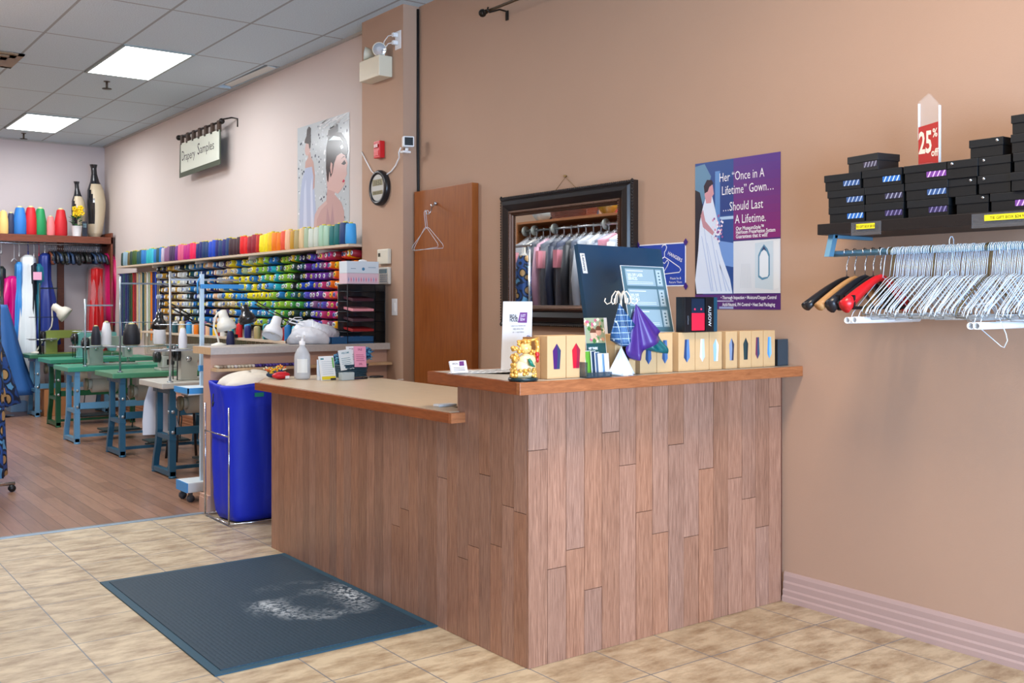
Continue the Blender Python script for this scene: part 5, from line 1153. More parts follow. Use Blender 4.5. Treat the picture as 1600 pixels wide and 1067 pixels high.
machine(3.00, T4+.22, (190, 192, 184), 'low grey overlock machine with turquoise cover on the second table', 'over')
machine(2.66, T3+.25, (150, 164, 150), 'grey green industrial sewing machine on the table with pale blue legs')
machine(2.92, T2+.25, (110, 176, 172), 'turquoise industrial sewing machine on the dark green legged table')
machine(2.82, T1+.15, (120, 134, 60), 'olive green sewing machine on the table closest to the garment rail')
thread_stand(2.62, T5+.05, .87, (190, 196, 200), 'chrome thread stand on the white topped table', .26, arm=.55)
thread_stand(2.63, T4+.10, .86, (150, 164, 172), 'grey thread stand with a crossbar on the second table', .24, arm=.5)
thread_stand(2.60, T3+.05, .66, (170, 186, 194), 'thin thread stand on the table with pale blue legs', .20, arm=.26)
thread_stand(2.76, T1+.06, .86, (50, 56, 60), 'dark thread stand on the table closest to the garment rail', .19, arm=.2)
cone(2.73, T4+.10, .7505+.242, .075, .20, (24, 26, 34), 'big black thread cone on the stand of the second table')
cone(2.98, T4+.10, .7505+.242, .055, .25, (232, 234, 238), 'tall white thread cone on the stand of the second table')
cone(2.72, T5+.05, .7505+.262, .034, .17, (230, 232, 238), 'slim white thread cone on the chrome stand')
cone(2.99+.12, T5+.05, .7505+.262, .034, .14, (30, 36, 80), 'navy thread cone on the chrome stand')
cone(2.70, T3+.05, .7505+.202, .045, .20, (28, 30, 44), 'black thread cone on the thin stand')
cone(2.80, T3+.05, .7505+.202, .05, .24, (228, 230, 234), 'white thread cone on the thin stand')
c = onY(90, 500, T2+.35)
t = thing('gooseneck_lamp', 'cream gooseneck work lamp rising behind the olive sewing machine', 'lamp', (2.80, T1+.45, .7505))
bs = Vector((2.80, T1+.45, .7505)); hd = onY(92, 484, T1+.4)-bs; nk = onY(84, 475, T1+.4)-bs; lw = onY(82, 500, T1+.4)-bs
ob('base', MB().lathe([(.06, 0), (.06, .01), (.012, .02)], 18), CRM, t)
tube_arm(t, 'gooseneck', [(0, 0, .015), (lw.x, 0, lw.z-.08), tuple(lw), (nk.x-.01, 0, nk.z-.04), tuple(nk)], .009, CRM); shade(t, tuple(hd), (.7, -.3, -.6), CRM, 1.6)
bs = Vector((3.45, 9.0, .7)); 
t = thing('clamp_lamp', 'black jointed lamp reaching in front of the thread wall', 'lamp', (3.50, 8.95, 1.057))
bs = Vector((3.50, 8.95, 1.057)); j1 = onY(300, 500, 8.75)-bs; j2 = onY(262, 478, 8.75)-bs
ob('base', MB().box((-.03, -.03, 0), (.03, .03, .03)).cyl((0, 0, .03), tuple(j1), .009, n=8), BKL, t)
for dz in (0, .035): tube_arm(t, 'arm', [tuple(j1+Vector((0, 0, dz))), tuple(j2+Vector((0, 0, dz)))], .007, BKL)
shade(t, tuple(onY(249, 498, 8.75)-bs), (-.1, -.2, -1), BKL, 1.1)
# low stools and clutter under tables
for (x, y, c, lab) in ((3.05, T4-.42, (150, 96, 70), 'brown seated stool between the white table and the second table'), (3.1, T5-.5+.02, (150, 90, 60), 'brown seated stool behind the partition')):
    t = thing('stool', lab, 'stool', (x, y, 0))
    ob('seat', MB().lathe([(.15, .0), (.17, .01), (.17, .04), (.15, .055), (.0, .06)], 24, M=Matrix.Translation((0, 0, .52))), mat(c, .5), t)
    for k in range(4):
        a_ = PI/4+k*PI/2; ob('leg', MB().cyl((.13*math.cos(a_), .13*math.sin(a_), .52), (.19*math.cos(a_), .19*math.sin(a_), 0), .012, n=8), mat((60, 60, 64), .4, .5), t)
t = thing('white_cloth', 'white cloth hanging from the edge of the white topped table', 'cloth', (2.72, T5+.60, 0))
ob('drape', MB().add([(x+.02*math.sin(z*9+k), .0+.012*math.sin(k*1.7+z*5)+s_, z) for s_ in (0, .006) for z in (.70, .55, .4, .28) for k, x in enumerate([.06*(1.3-z)*(i-3)/1.2 for i in range(7)])], [(j*7+i, j*7+i+1, (j+1)*7+i+1, (j+1)*7+i) for j in range(3) for i in range(6)]+[(28+j*7+i, 28+(j+1)*7+i, 28+(j+1)*7+i+1, 28+j*7+i+1) for j in range(3) for i in range(6)], None, True), mat((216, 222, 232), .6), t)
for (x, y, w, d_, h, c, lab) in ((3.0, T1+.15, .4, .3, .32, (176, 120, 74), 'brown cardboard box under the table closest to the garment rail'), (2.70, YF-.35, .26, .3, .30, (140, 180, 214), 'pale blue carton on the floor under the hanging dresses')):
    tag(ob('carton', MB().box((-w/2, -d_/2, 0), (w/2, d_/2, h), bev=.003).box((-w/2+.01, -.02, h), (w/2-.01, .02, h+.001)), mat(c, .6), loc=(x, y, .003)), lab, 'box')
# ================================================================== thread wall
SHW = mat((206, 186, 164), .5)
def cone_mesh(c, key={}):
    if c in key: return key[c]
    b = MB().lathe([(.040, .004), (.046, .012), (.0455, .07), (.042, .15), (.036, .162)], 16); me = b.mesh('thread'); me.materials.append(mat(c, .55)); key[c] = me; return me
core_me = MB().lathe([(.036, 0), (.036, .004), (.018, .005), (.018, .16), (.016, .172)], 12).mesh('core'); core_me.materials.append(mat((226, 208, 70), .5))
t = thing('spool_shelf', 'long narrow pale shelf above the peg wall, carrying the big thread cones', 'shelf', (3.59, 6.89, 1.80))
ob('board', MB().box((0, 0, 0), (.237, 6.10, .02), bev=.002), SHW, t)
for yy in (.6, 2.0, 3.4, 4.8): ob('bracket', MB().box((.03, yy-.01, -.03), (.237, yy+.01, -.0005)), SHW, t)
NAMES = {(30,60,50):'dark green',(130,160,176):'grey blue',(96,86,50):'olive brown',(50,84,30):'olive green',(20,80,90):'dark teal',(30,120,190):'blue',(40,180,190):'turquoise',(50,190,215):'cyan',(196,186,206):'lavender',(140,100,140):'mauve',(70,50,90):'dusky purple',(110,36,140):'violet',(226,100,140):'pink',(190,30,130):'magenta',(240,30,90):'hot pink',(28,34,110):'navy',(24,60,110):'dark blue',(20,70,190):'royal blue',(62,34,44):'maroon black',(226,24,30):'bright red',(150,24,44):'crimson',(190,40,30):'brick red',(246,226,30):'yellow',(244,196,20):'golden yellow',(244,130,20):'orange',(238,90,60):'coral',(240,190,150):'peach',(200,150,50):'gold brown',(176,160,110):'khaki',(224,196,150):'sand',(170,190,160):'sage green',(206,214,200):'pale sage',(170,206,180):'mint green',(20,110,110):'teal green',(60,160,224):'sky blue',(236,236,232):'white',(24,26,30):'black',(60,150,60):'green',(150,200,60):'lime green',(110,90,70):'brown',(190,196,200):'silver grey',(120,70,170):'purple',(90,80,190):'indigo blue',(206,60,120):'raspberry pink'}
N = {v: k for k, v in NAMES.items()}
seq = ['dark green','grey blue','grey blue','olive brown','dark green','olive green','olive green','dark teal','dark teal','blue','blue','turquoise','turquoise','cyan','blue','dark teal','blue','lavender','mauve','mauve','dusky purple','dusky purple','violet','pink','pink','magenta','magenta','hot pink','hot pink','navy','navy','dark blue','dark blue','royal blue','royal blue','navy','dark blue','navy','dark blue','maroon black','maroon black','maroon black','bright red','bright red','crimson','crimson','brick red','yellow','yellow','golden yellow','orange','orange','coral','peach','gold brown','khaki','sand','sage green','pale sage','pale sage','mint green','mint green','teal green','teal green','dark blue','sky blue']
nS = len(seq)
for i, nm in enumerate(seq):
    y = 12.85+(6.955-12.85)*i/(nS-1)
    k = nS-i
    t = thing('thread_cone', nm+' thread cone standing on the long shelf, '+nth(k)+' from the column', 'thread cone', (3.645, y, 1.8202), 0, 'thread cones on the long shelf')
    a = ob('thread', cone_mesh(N[nm]), None, t); b = ob('core', core_me, None, t); s_ = 1+.06*math.sin(i*2.3); t.scale = (s_, s_, 1+.05*math.sin(i*1.7))
# pegs: panel + individual spools
struct('wall_pegboard', MB().box((3.80, 6.89, 1.12), (3.829, 12.0, 1.795)), mat((34, 30, 34), .7))
sl = MB()
for k in range(110): sl.box((3.812, 6.95+.052*k, .75), (3.8295, 6.975+.052*k, 1.115))
struct('trim_slats', sl, mat((206, 192, 176), .6))
def spool_mesh(c, core, key={}):
    if (c, core) in key: return key[(c, core)]
    Mr = Matrix.Rotation(-PI/2, 4, 'Y')
    b = MB().lathe([(.026, .0), (.031, .012), (.031, .085), (.027, .118), (.024, .122)], 14, mat(c, .5), M=Mr); me = b.mesh('thread')
    b2 = MB().lathe([(.0165, .122), (.0165, .126), (.010, .126)], 14, mat(core, .4), M=Mr, cap=False).lathe([(.010, .1262), (.001, .1262)], 12, mat((26, 30, 60), .5), M=Mr, cap=False); me2 = b2.mesh('end_cap')
    key[(c, core)] = (me, me2); return key[(c, core)]
# colour bands along the wall, from the column outward
bands = [(6.90, ['bright red','orange','brick red','crimson']), (7.02, ['orange','golden yellow','coral','orange']), (7.2, ['golden yellow','orange','pink','crimson']), (7.32, ['pink','raspberry pink','magenta','mauve']), (7.5, ['purple','indigo blue','mauve','violet']), (7.68, ['indigo blue','royal blue','violet']), (7.82, ['black','dark green','dark teal','navy']), (8.0, ['dark green','black','golden yellow','green']), (8.12, ['green','lime green','dark green']), (8.35, ['lime green','sky blue','turquoise','blue']), (8.6, ['turquoise','yellow','blue','lime green']), (8.95, ['yellow','sage green','blue','sky blue']), (9.3, ['sand','yellow','khaki','blue']), (9.6, ['silver grey','khaki','dusky purple','sand']), (9.85, ['blue','dark blue','peach','navy']), (10.2, ['dark teal','navy','blue','grey blue']), (10.55, ['silver grey','dark teal','white','black']), (10.9, ['white','sand','silver grey','brown']), (11.2, ['white','gold brown','black','gold brown']), (11.5, ['navy','black','silver grey'])]
caps = [(226,232,238),(60,110,200),(226,214,60),(236,240,236),(200,220,236)]
rr = random.Random(21); ROWS = 8
def pick(y):
    L_ = [b for b in bands if b[0] <= y+rr.uniform(-.12, .12)] or bands[:1]; return rr.choice(L_[-1][1])
stuff = MB(); col = 0; y = 6.955
while y < 11.7:
    col += 1
    for r in range(ROWS):
        z = 1.742-.0785*r; nm = pick(y); c = N[nm]; core = rr.choice(caps); dy = rr.uniform(-.006, .006); L_ = rr.uniform(.85, 1.2)
        if col <= 37:
            me, me2 = spool_mesh(c, core)
            t = thing('thread_spool', nm+' thread spool on the wall pegs, '+nth(r+1)+' row down, '+nth(col)+' from the column', 'thread spool', (3.797, y+dy, z), 0, 'thread spools on the wall pegs')
            t.rotation_euler = (0, math.radians(rr.uniform(3, 8)), 0); t.scale = (L_, 1.05 if rr.random() < .4 else .9, .98)
            ob('thread', me, None, t); ob('end_cap', me2, None, t)
        else:
            M = T(3.797, y+dy, z, 0, .09) @ Matrix.Rotation(-PI/2, 4, 'Y')
            stuff.lathe([(.026, .0), (.031, .012), (.031, .085*L_), (.024, .122*L_)], 10, mat(c, .5), M=M).lathe([(.0165, .124*L_), (.001, .124*L_)], 10, mat(core, .4), M=M, cap=False)
    y += .0755 if col < 60 else .08
tag(ob('thread_spools', stuff), 'mass of small coloured thread spools on the far stretch of the wall pegs', 'thread spools', None, 'stuff')
# low shelf with small spools
t = thing('low_spool_shelf', 'low pale shelf of small spools under the peg wall', 'shelf', (3.52, 6.90, 1.035))
ob('board', MB().box((0, 0, 0), (.29, 4.9, .02), bev=.002), SHW, t)
sm = ['crimson','brick red','turquoise','cyan','blue','crimson','sand','silver grey','dark teal','turquoise','khaki','dusky purple','navy','sky blue','bright red','black','cyan','dark teal','white','crimson','golden yellow','blue','peach','mauve','dark green','orange','silver grey','sky blue','navy','sand','pink','dark teal','white','brown','blue','lavender']
kk = {}
for i, nm in enumerate(sm):
    if nm not in kk:
        b = MB().lathe([(.028, 0), (.03, .006), (.030, .10), (.024, .112), (.012, .118)], 12); me = b.mesh('thread'); me.materials.append(mat(N[nm], .5)); kk[nm] = me
    y = 7.55+.105*i; o = ob('small_spool', kk[nm], loc=(3.60+.02*math.sin(i*3), y, 1.0552)); o.scale = (1, 1, 1+.15*math.sin(i*5))
    tag(o, nm+' small spool standing on the low shelf, '+nth(i+1)+' from the column', 'spool', 'small spools on the low shelf')
# zipper / ribbon hanging rail
t = thing('zipper_rail', 'thin metal rail for zippers at the far end of the thread wall', 'rail', (3.72, 11.85, 1.735))
ob('rod', MB().cyl((0, 0, 0), (0, 1.55, 0), .006, n=8), CHR, t); ob('holder', MB().box((0, .02, -.004), (.109, .03, .004)).box((0, 1.52, -.004), (.109, 1.53, .004)), CHR, t)
zc = ['royal blue','navy','orange','sage green','white','khaki','dark teal','sand','silver grey','sand','crimson','brick red','olive green','dark green','dark blue','navy','dark teal','dark blue','navy']
for i, nm in enumerate(zc):
    y = 11.9+.078*i; h = .62+.22*((i*7) % 5)/5; w = .028; f = MB()
    for j in range(3): f.box((-.006+.004*j, -w+.004*j, -h+.03*j), (-.003+.004*j, w-.012+.008*j, .0)) 
    f.cyl((-.003, -.02, -.0), (-.003, .02, 0), .0095, n=8)
    o = ob('zipper', f, mat(N[nm], .6), loc=(3.722, y, 1.728)); tag(o, nm+' zipper bundle hanging from the thin rail, '+nth(i+1)+' from the spools', 'zipper', 'zippers hanging from the rail')
# ---------------- bridal portrait poster on the thread wall
PY, PZ, PW, PH = 8.30, 1.99, .97, .915
t = thing('portrait_poster', 'glossy poster of a dark haired bride shown twice, above the shelf', 'poster', (3.829, PY, PZ))
f = MB(); M = MX((-.002, 0, 0))
def P2(pts, c, z, r=.2): f.poly([(x*PW, y*PH) for x, y in pts], mat(c, r), M, z)
f.prism([(0,0),(PW,0),(PW,PH),(0,PH)], -.0015, 0, mat((196, 204, 208), .15), M)
rr = random.Random(31)
for k in range(330):
    x, y = rr.uniform(.02, .97), rr.uniform(.02, .96); q_ = rr.uniform(.006, .022)
    c = rr.choice([(236,240,242),(222,228,234),(176,184,190),(90,96,112),(60,66,84),(206,214,222)]); n_ = 5; a0 = rr.uniform(0, 6)
    P2([(x+q_*rr.uniform(.5, 1)*math.cos(a0+a*2*PI/n_), y+q_*rr.uniform(.5, 1)*math.sin(a0+a*2*PI/n_)) for a in range(n_)], c, .0004+k*.000001)
# small standing bride
P2([(.04,0),(.05,.3),(.1,.5),(.17,.6),(.3,.6),(.33,.5),(.36,.3),(.42,0)], (176, 188, 214), .001); P2([(.12,.0),(.14,.4),(.18,.5),(.2,.0)], (200, 210, 230), .0011); P2([(.28,.0),(.27,.4),(.30,.5),(.34,.0)], (206, 214, 232), .0011)
P2([(.16,.6),(.17,.66),(.22,.69),(.22,.74),(.27,.74),(.28,.69),(.33,.64),(.36,.52),(.35,.4),(.32,.38),(.33,.5),(.3,.6)], (196, 160, 150), .0012)
P2([(.155,.77),(.17,.73),(.2,.71),(.25,.73),(.27,.78),(.25,.84),(.18,.84)], (206, 172, 164), .0013); P2([(.15,.84),(.16,.87),(.19,.90),(.2,.96),(.24,.985),(.28,.96),(.275,.9),(.28,.84),(.27,.78),(.245,.77),(.235,.82),(.19,.83)], (52, 30, 30), .0014)
# large portrait
P2([(.33,0),(.36,.15),(.44,.21),(.58,.26),(.60,.36),(.58,.5),(.80,.46),(.74,.3),(.86,.22),(.91,.14),(.92,0)], (196, 162, 158), .0015)
P2([(.36,.15),(.44,.21),(.58,.26),(.60,.23),(.48,.18),(.40,.1),(.39,0),(.33,0)], (206, 176, 172), .0016)
P2([(.60,.36),(.58,.62),(.66,.70),(.92,.64),(.97,.56),(.955,.50),(.965,.46),(.92,.42),(.93,.38),(.86,.33),(.80,.30),(.72,.33)], (212, 178, 172), .0017)
P2([(.60,.44),(.575,.55),(.58,.74),(.62,.83),(.74,.86),(.86,.84),(.95,.76),(.985,.66),(.95,.615),(.86,.66),(.78,.64),(.73,.58),(.70,.50),(.665,.46),(.64,.52),(.62,.42)], (44, 24, 26), .0018)
P2([(.60,.84),(.63,.90),(.70,.91),(.74,.94),(.80,.92),(.80,.86),(.72,.83)], (38, 20, 22), .0019); P2([(.655,.55),(.67,.60),(.70,.58),(.69,.50),(.67,.49)], (208, 166, 158), .002)
P2([(.62,.80),(.72,.83),(.84,.80),(.9,.74),(.86,.77),(.74,.79)], (206, 224, 226), .0021); P2([(.84,.72),(.88,.73),(.9,.70),(.86,.69)], (214, 232, 234), .0021)
P2([(.86,.56),(.92,.59),(.95,.555),(.91,.545)], (40, 26, 40), .002); P2([(.85,.60),(.90,.625),(.95,.61),(.90,.615)], (50, 30, 34), .002); P2([(.875,.40),(.90,.42),(.93,.405),(.90,.39)], (190, 50, 80), .002); P2([(.57,.0),(.60,.2),(.66,.05),(.70,.22),(.74,.0)], (180, 146, 150), .0016)
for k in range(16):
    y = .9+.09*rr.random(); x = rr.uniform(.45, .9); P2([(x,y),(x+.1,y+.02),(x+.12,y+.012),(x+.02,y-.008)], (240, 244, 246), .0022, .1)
ob('glossy_print', f, None, t)
# ---------------- drapery sample banner
t = thing('banner_sign', 'cream cloth banner reading Drapery Samples hung from a small rod', 'banner', (3.829, 10.98, 2.75))
IRN = mat((40, 36, 34), .4, .5)
ob('rod', MB().cyl((-.11, .10, .425), (-.11, -1.14, .425), .011, n=10).sphere((-.11, .115, .425), .03, n=12).sphere((-.11, -1.16, .425), .03, n=12), IRN, t)
ob('bracket', MB().tube([(-.002, -1.30, .36), (-.002, -1.30, .44), (-.05, -1.27, .45), (-.11, -1.18, .44), (-.12, -1.14, .43)], .008, 6), IRN, t); ob('bracket', MB().tube([(-.002, .06, .38), (-.002, .06, .43), (-.11, .06, .43)], .008, 6), IRN, t)
f = MB()
for k in range(7):
    y = .03-k*.182; f = MB(); f.add([(x, y+w_, z) for x in (-.124, -.096) for w_, z in ((0, .44), (-.055, .44), (-.05, .33), (.0, .33))], [(0,1,2,3),(7,6,5,4),(0,4,5,1),(0,3,7,4),(1,5,6,2),(2,6,7,3)]); ob('hanging_loop', f, mat((74, 54, 40), .7), t)
f = MB(); M = MX((-.112, .07, 0)); W_ = 1.21
f.prism([(0,-.02),(W_,0),(W_,.345),(0.02,.345)], 0, .008, mat((70, 78, 60), .7), M); f.prism([(.06,.03),(W_-.02,.05),(W_-.02,.345),(.06,.345)], .008, .012, mat((222, 228, 214), .7), M)
ink = mat((50, 44, 46), .6); f.text('D', .09, .155, .15, ink, M, z=.013, sx=.8); f.text('rapery', .165, .15, .13, ink, M, z=.013, sx=1.0); f.text('S', .575, .165, .17, ink, M, z=.013, sx=1.0); f.text('amples', .655, .17, .13, ink, M, z=.013, sx=1.12)
ob('cloth_panel', f, None, t)
# ================================================================== far garment rail with shelf
WD = mat_wood('dark_shelf_wood', (96, 44, 26), (134, 70, 42), .5, (3, 30, 30))
t = thing('garment_rack', 'brown wooden shelf with a hanging rail along the back wall', 'rack', (1.6, 14.0, 0))
ob('top_shelf', MB().box((0, -.10, 2.205), (2.19, .449, 2.232), bev=.002).box((0, -.10, 2.145), (2.19, -.085, 2.205)), WD, t)
ob('side_panel', MB().box((2.165, -.10, .002), (2.19, .449, 2.29), bev=.002), WD, t)
ob('upright', MB().box((1.62, .40, .003), (1.70, .448, 2.2)), WD, t)
ob('hanging_rail', MB().cyl((0.0, .10, 2.13), (2.165, .10, 2.13), .013, n=12), CHR, t)
ZS = 2.2325
for (u, r, h, c, lab) in ((5, .065, .30, (240, 200, 120), 'pale yellow'), (17, .05, .28, (36, 46, 80), 'dark navy'), (31, .085, .36, (40, 120, 200), 'blue'), (48, .08, .37, (206, 20, 34), 'red'), (63, .075, .36, (20, 140, 80), 'green'), (79, .055, .26, (240, 130, 130), 'small salmon pink'), (95, .08, .36, (200, 24, 36), 'crimson red')):
    p = onY(u, 365, 14.05); cone(p.x, 14.05, ZS, r, h, c, lab+' thread cone on the shelf over the hanging dresses', 'large_thread_cone', 'large cones on the back shelf')
lathe_v = [(.06, 0), (.085, .05), (.10, .2), (.115, .38), (.10, .52), (.055, .62), (.035, .70), (.034, .76), (.048, .80)]
for (u, s_, lab) in ((121, .92, 'shorter black and cream twisted floor vase on the back shelf'), (148, 1.22, 'taller black and cream twisted floor vase in the corner of the back shelf')):
    p = onY(u, 365, 14.2); t = thing('tall_vase', lab, 'vase', (p.x, 14.2, ZS)); n = 28; vs = []; 
    P_ = []
    for j in range(len(lathe_v)-1):
        for q_ in range(3): a = q_/3; P_.append((lathe_v[j][0]*(1-a)+lathe_v[j+1][0]*a, lathe_v[j][1]*(1-a)+lathe_v[j+1][1]*a))
    P_.append(lathe_v[-1])
    blk = mat((26, 30, 36), .25, coat=.4); crm = mat((206, 190, 160), .3)
    b1 = MB(); b2 = MB(); n = 32
    def pt(j, i):
        r_, z = P_[j]; a = 2*PI*i/n; off = .02*math.sin(z*5); return ((r_*s_*math.cos(a)+off*s_)*.85, r_*s_*math.sin(a)*.85, z*s_)
    for j in range(len(P_)-1):
        zz = P_[j][1]
        for i in range(n):
            a = 2*PI*(i+.5)/n; black = zz > .56 or (math.cos(a-(2.6+.6*math.sin(zz*6))) > .35 and zz > .12)
            (b1 if black else b2).add([pt(j, i), pt(j, i+1), pt(j+1, i+1), pt(j+1, i)], [(0,1,2,3)], None, True)
    b2.add([pt(0, i) for i in range(n)], [tuple(reversed(range(n)))])
    ob('black_glaze', b1, blk, t, 'glossy black neck and swirl'); ob('cream_body', b2, crm, t, 'cream lower body')
p = onY(120, 365, 13.98); t = thing('potted_flowers', 'yellow artificial flowers in a small white pot before the shorter vase', 'plant', (p.x, 13.98, ZS))
ob('pot', MB().lathe([(.05, 0), (.065, .13), (.07, .135), (.06, .13)], 18), WHT, t)
rr = random.Random(5); f = MB(); g_ = MB()
for k in range(16):
    a, e_ = rr.uniform(0, 2*PI), rr.uniform(.1, 1); c = Vector((.07*math.cos(a)*e_, .06*math.sin(a)*e_, .31+rr.uniform(-.04, .07)))
    for q_ in range(5): f.sphere(tuple(c+Vector((.02*math.cos(q_*1.26), -.01, .02*math.sin(q_*1.26)))), .014, n=6)
for k in range(26):
    a = rr.uniform(0, 2*PI); c = Vector((.07*math.cos(a), .06*math.sin(a), rr.uniform(.14, .26))); d_ = Vector((math.cos(a)*.05, math.sin(a)*.04, .02)); s_ = Vector((-math.sin(a)*.02, math.cos(a)*.02, .0))
    g_.add([c-d_*.6, c+s_, c+d_, c-s_], [(0,1,2,3)])
ob('blossoms', f, mat((246, 206, 20), .5), t); ob('leaves', g_, mat((40, 110, 50), .5), t)
p = onY(132, 365, 14.0); t = thing('cordless_phone', 'small dark cordless phone upright between the two vases', 'phone', (p.x, 14.0, ZS)); ob('body', MB().box((-.03, -.015, 0), (.03, .015, .2), bev=.008), mat((30, 40, 56), .3), t); ob('screen', MB().box((-.02, -.017, .12), (.02, -.014, .17)), mat((110, 140, 150), .2), t)
# ---- garments
def garment(name, lab, cat, loc, prof, c, rotz=0, folds=7, amp=.10, sleeves=None, bump=.2, rough=.55, m=None, hanger=(226, 230, 234), group=None, neck=.10, neckw=.02, seed=1):
    """prof: (z below the rail, half width, half thickness)"""
    t = thing(name, lab, cat, loc, rotz, group); n = 36; vs = []; fs = []; P_ = []
    for j in range(len(prof)-1):
        for q_ in range(3): a = q_/3; P_.append([prof[j][i]*(1-a)+prof[j+1][i]*a for i in range(3)])
    P_.append(prof[-1]); N_ = len(P_)
    for j, (z, hw, ht) in enumerate(P_):
        g_ = j/(N_-1)
        for i in range(n):
            a = 2*PI*i/n; w_ = 1+amp*g_*math.sin(folds*a+seed+g_*1.2)+.5*amp*g_*math.sin(2*folds*a+seed*2)
            vs.append((hw*math.cos(a)*w_, ht*math.sin(a)*w_, z+.01*g_*math.sin(3*a+seed)))
    for j in range(N_-1):
        for i in range(n): k = (i+1)%n; fs.append((j*n+i, (j+1)*n+i, (j+1)*n+k, j*n+k))
    fs.append(tuple(range(n))); fs.append(tuple((N_-1)*n+i for i in reversed(range(n))))
    mm = m or mat(c, rough, bump=bump, bscale=9)
    ob('fabric', MB().add(vs, fs, None, True), mm, t)
    if sleeves:
        for s_ in (-1, 1): ob('sleeve', MB().tube([(s_*sl_[0], sl_[1], sl_[2]) for sl_ in sleeves[0]], sleeves[1], 10), mm, t)
    if hanger:
        ob('hanger', MB().tube([(0, -.012, -.002), (0, -.010, .010), (0, 0, .0165), (0, .010, .012), (0, .012, 0), (0, 0, -.03), (0, 0, -neck+.0)], .004, 6).tube([(-prof[0][1]*.9, 0, -neck-.04), (-.02, 0, -neck), (.02, 0, -neck), (prof[0][1]*.9, 0, -neck-.04)], .006, 6), mat(hanger, .4), t)
    return t
RZ2 = 2.13
def far(u, lab, prof, c, cat='dress', name='dress', rz=1.35, **k):
    p = onY(u, 379, 14.1); kk_ = dict(rough=.5, amp=.24, folds=5+u%4); kk_.update(k); return garment(name, lab, cat, (p.x, 14.1, RZ2), prof, c, rotz=rz, **kk_)
DR = lambda top, bot, w0, w1, t0=.05, t1=.08: [(top, w0*.5, t0*.5), (top-.04, w0, t0), (top-.35, w0*.8, t0), ((top+bot)/2, (w0+w1)/2, (t0+t1)/2), (bot, w1, t1)]
far(2, 'black beaded evening dress hanging first at the open end of the rail', DR(-.30, -1.25, .19, .20), (22, 36, 34), neck=.1)
far(22, 'magenta satin dress with long flared sleeves on the back wall rail', DR(-.42, -1.75, .15, .13, .10, .09), (204, 14, 120), sleeves=([(.10,.03,-.46),(.15,.06,-.8),(.17,.10,-1.1),(.19,.16,-1.35)], [.05,.06,.08,.13]), rough=.3, neck=.2, rz=.9)
far(30, 'sky blue dress on the back wall rail, between the magenta and white dresses', DR(-.24, -1.25, .15, .14), (56, 140, 214), neck=.13)
far(44, 'long white wedding gown on the back wall rail', DR(-.15, -1.98, .14, .30, .09, .16), (226, 232, 234), neck=.1, hanger=(30, 50, 140))
far(53, 'black dress on the back wall rail, right behind the white gown'.replace('right ', ''), DR(-.25, -1.4, .18, .16), (26, 26, 40), neck=.13)
far(61, 'teal dress with a pink tag on the back wall rail', DR(-.26, -1.2, .16, .16, .07, .09), (30, 110, 130), neck=.12, hanger=(200, 40, 80))
far(70, 'royal navy blue gown widening downward on the back wall rail', DR(-.12, -1.3, .14, .22, .07, .16), (28, 50, 130), neck=.08)
tg = onY(58, 425, 13.92); tag(ob('price_tag', MB().box((-.05, -.001, -.1), (.05, .001, 0)), mat((236, 170, 200), .5), loc=(tg.x, 13.90, tg.z)), 'pink and white paper tag pinned to the teal dress', 'tag')
far(170, 'magenta jacket with long sleeve hanging at the end of the back wall rail', [(-.10,.06,.05),(-.16,.18,.07),(-.5,.19,.085),(-1.05,.17,.09)], (196, 20, 96), cat='jacket', name='jacket', sleeves=([(.14,0,-.2),(.18,-.04,-.5),(.15,-.07,-1.1)], [.05,.055,.05]), neck=.08, rz=1.75)
PLS = mat((236, 236, 240), .12, alpha=.16, key='dry_cleaning_plastic', bump=.8, bscale=14)
t = far(151, 'bright red dress in clear plastic beside the magenta jacket', DR(-.28, -1.62, .15, .17, .09, .11), (196, 16, 22), neck=.15)
ob('plastic_cover', MB().lathe([(.10, -1.72), (.135, -1.5), (.13, -.8), (.12, -.3), (.02, -.14)], 18, cap=False), PLS, t)
t = garment('dress', 'wide denim blue tulle skirt bulging out beside the sewing tables', 'dress', (2.37, 13.5, 1.45), [(-.1,.08,.06),(-.25,.12,.08),(-.6,.2,.13),(-.95,.29,.2),(-1.18,.37,.25)], (44, 96, 160), hanger=None, folds=9, amp=.12)
# post that carries it
t = thing('dress_form', 'metal dress form stand inside the blue tulle skirt', 'dress form', (2.37, 13.5, .003)); ob('pole', MB().cyl((0, 0, 0), (0, 0, 1.4), .012, n=8).lathe([(.16, 0), (.15, .01), (.02, .02)], 16), CHR, t)
# clip hangers with small dark things
rr = random.Random(17)
x0_, x1_ = onY(77, 379, 14.1).x, onY(158, 379, 14.1).x
for i in range(27):
    x = x0_+(x1_-x0_)*i/26; t = thing('clip_hanger', 'dark empty clip hanger on the back wall rail, '+nth(i+1)+' after the navy gown', 'hanger', (x, 14.1, RZ2), 1.57+rr.uniform(-.2, .2), 'clip hangers on the back wall rail')
    c = rr.choice([(24,28,36),(30,34,30),(26,26,30),(40,60,90)] if i else [(110, 60, 40)])
    ob('hook', MB().tube([(-.016, 0, 0), (-.010, 0, .012), (.0, 0, .0165), (.012, 0, .010), (.012, 0, -.01), (0, 0, -.05), (0, 0, -.10)], .0025, 5), CHR, t)
    ob('shoulder_bar', MB().tube([(-.19, 0, -.22-rr.uniform(0, .05)), (-.14, 0, -.15), (0, 0, -.10), (.14, 0, -.15), (.19, 0, -.22)], [.022, .018, .012, .018, .022], 8).box((-.16, -.006, -.245), (.16, .006, -.215)), mat(c, .35), t)
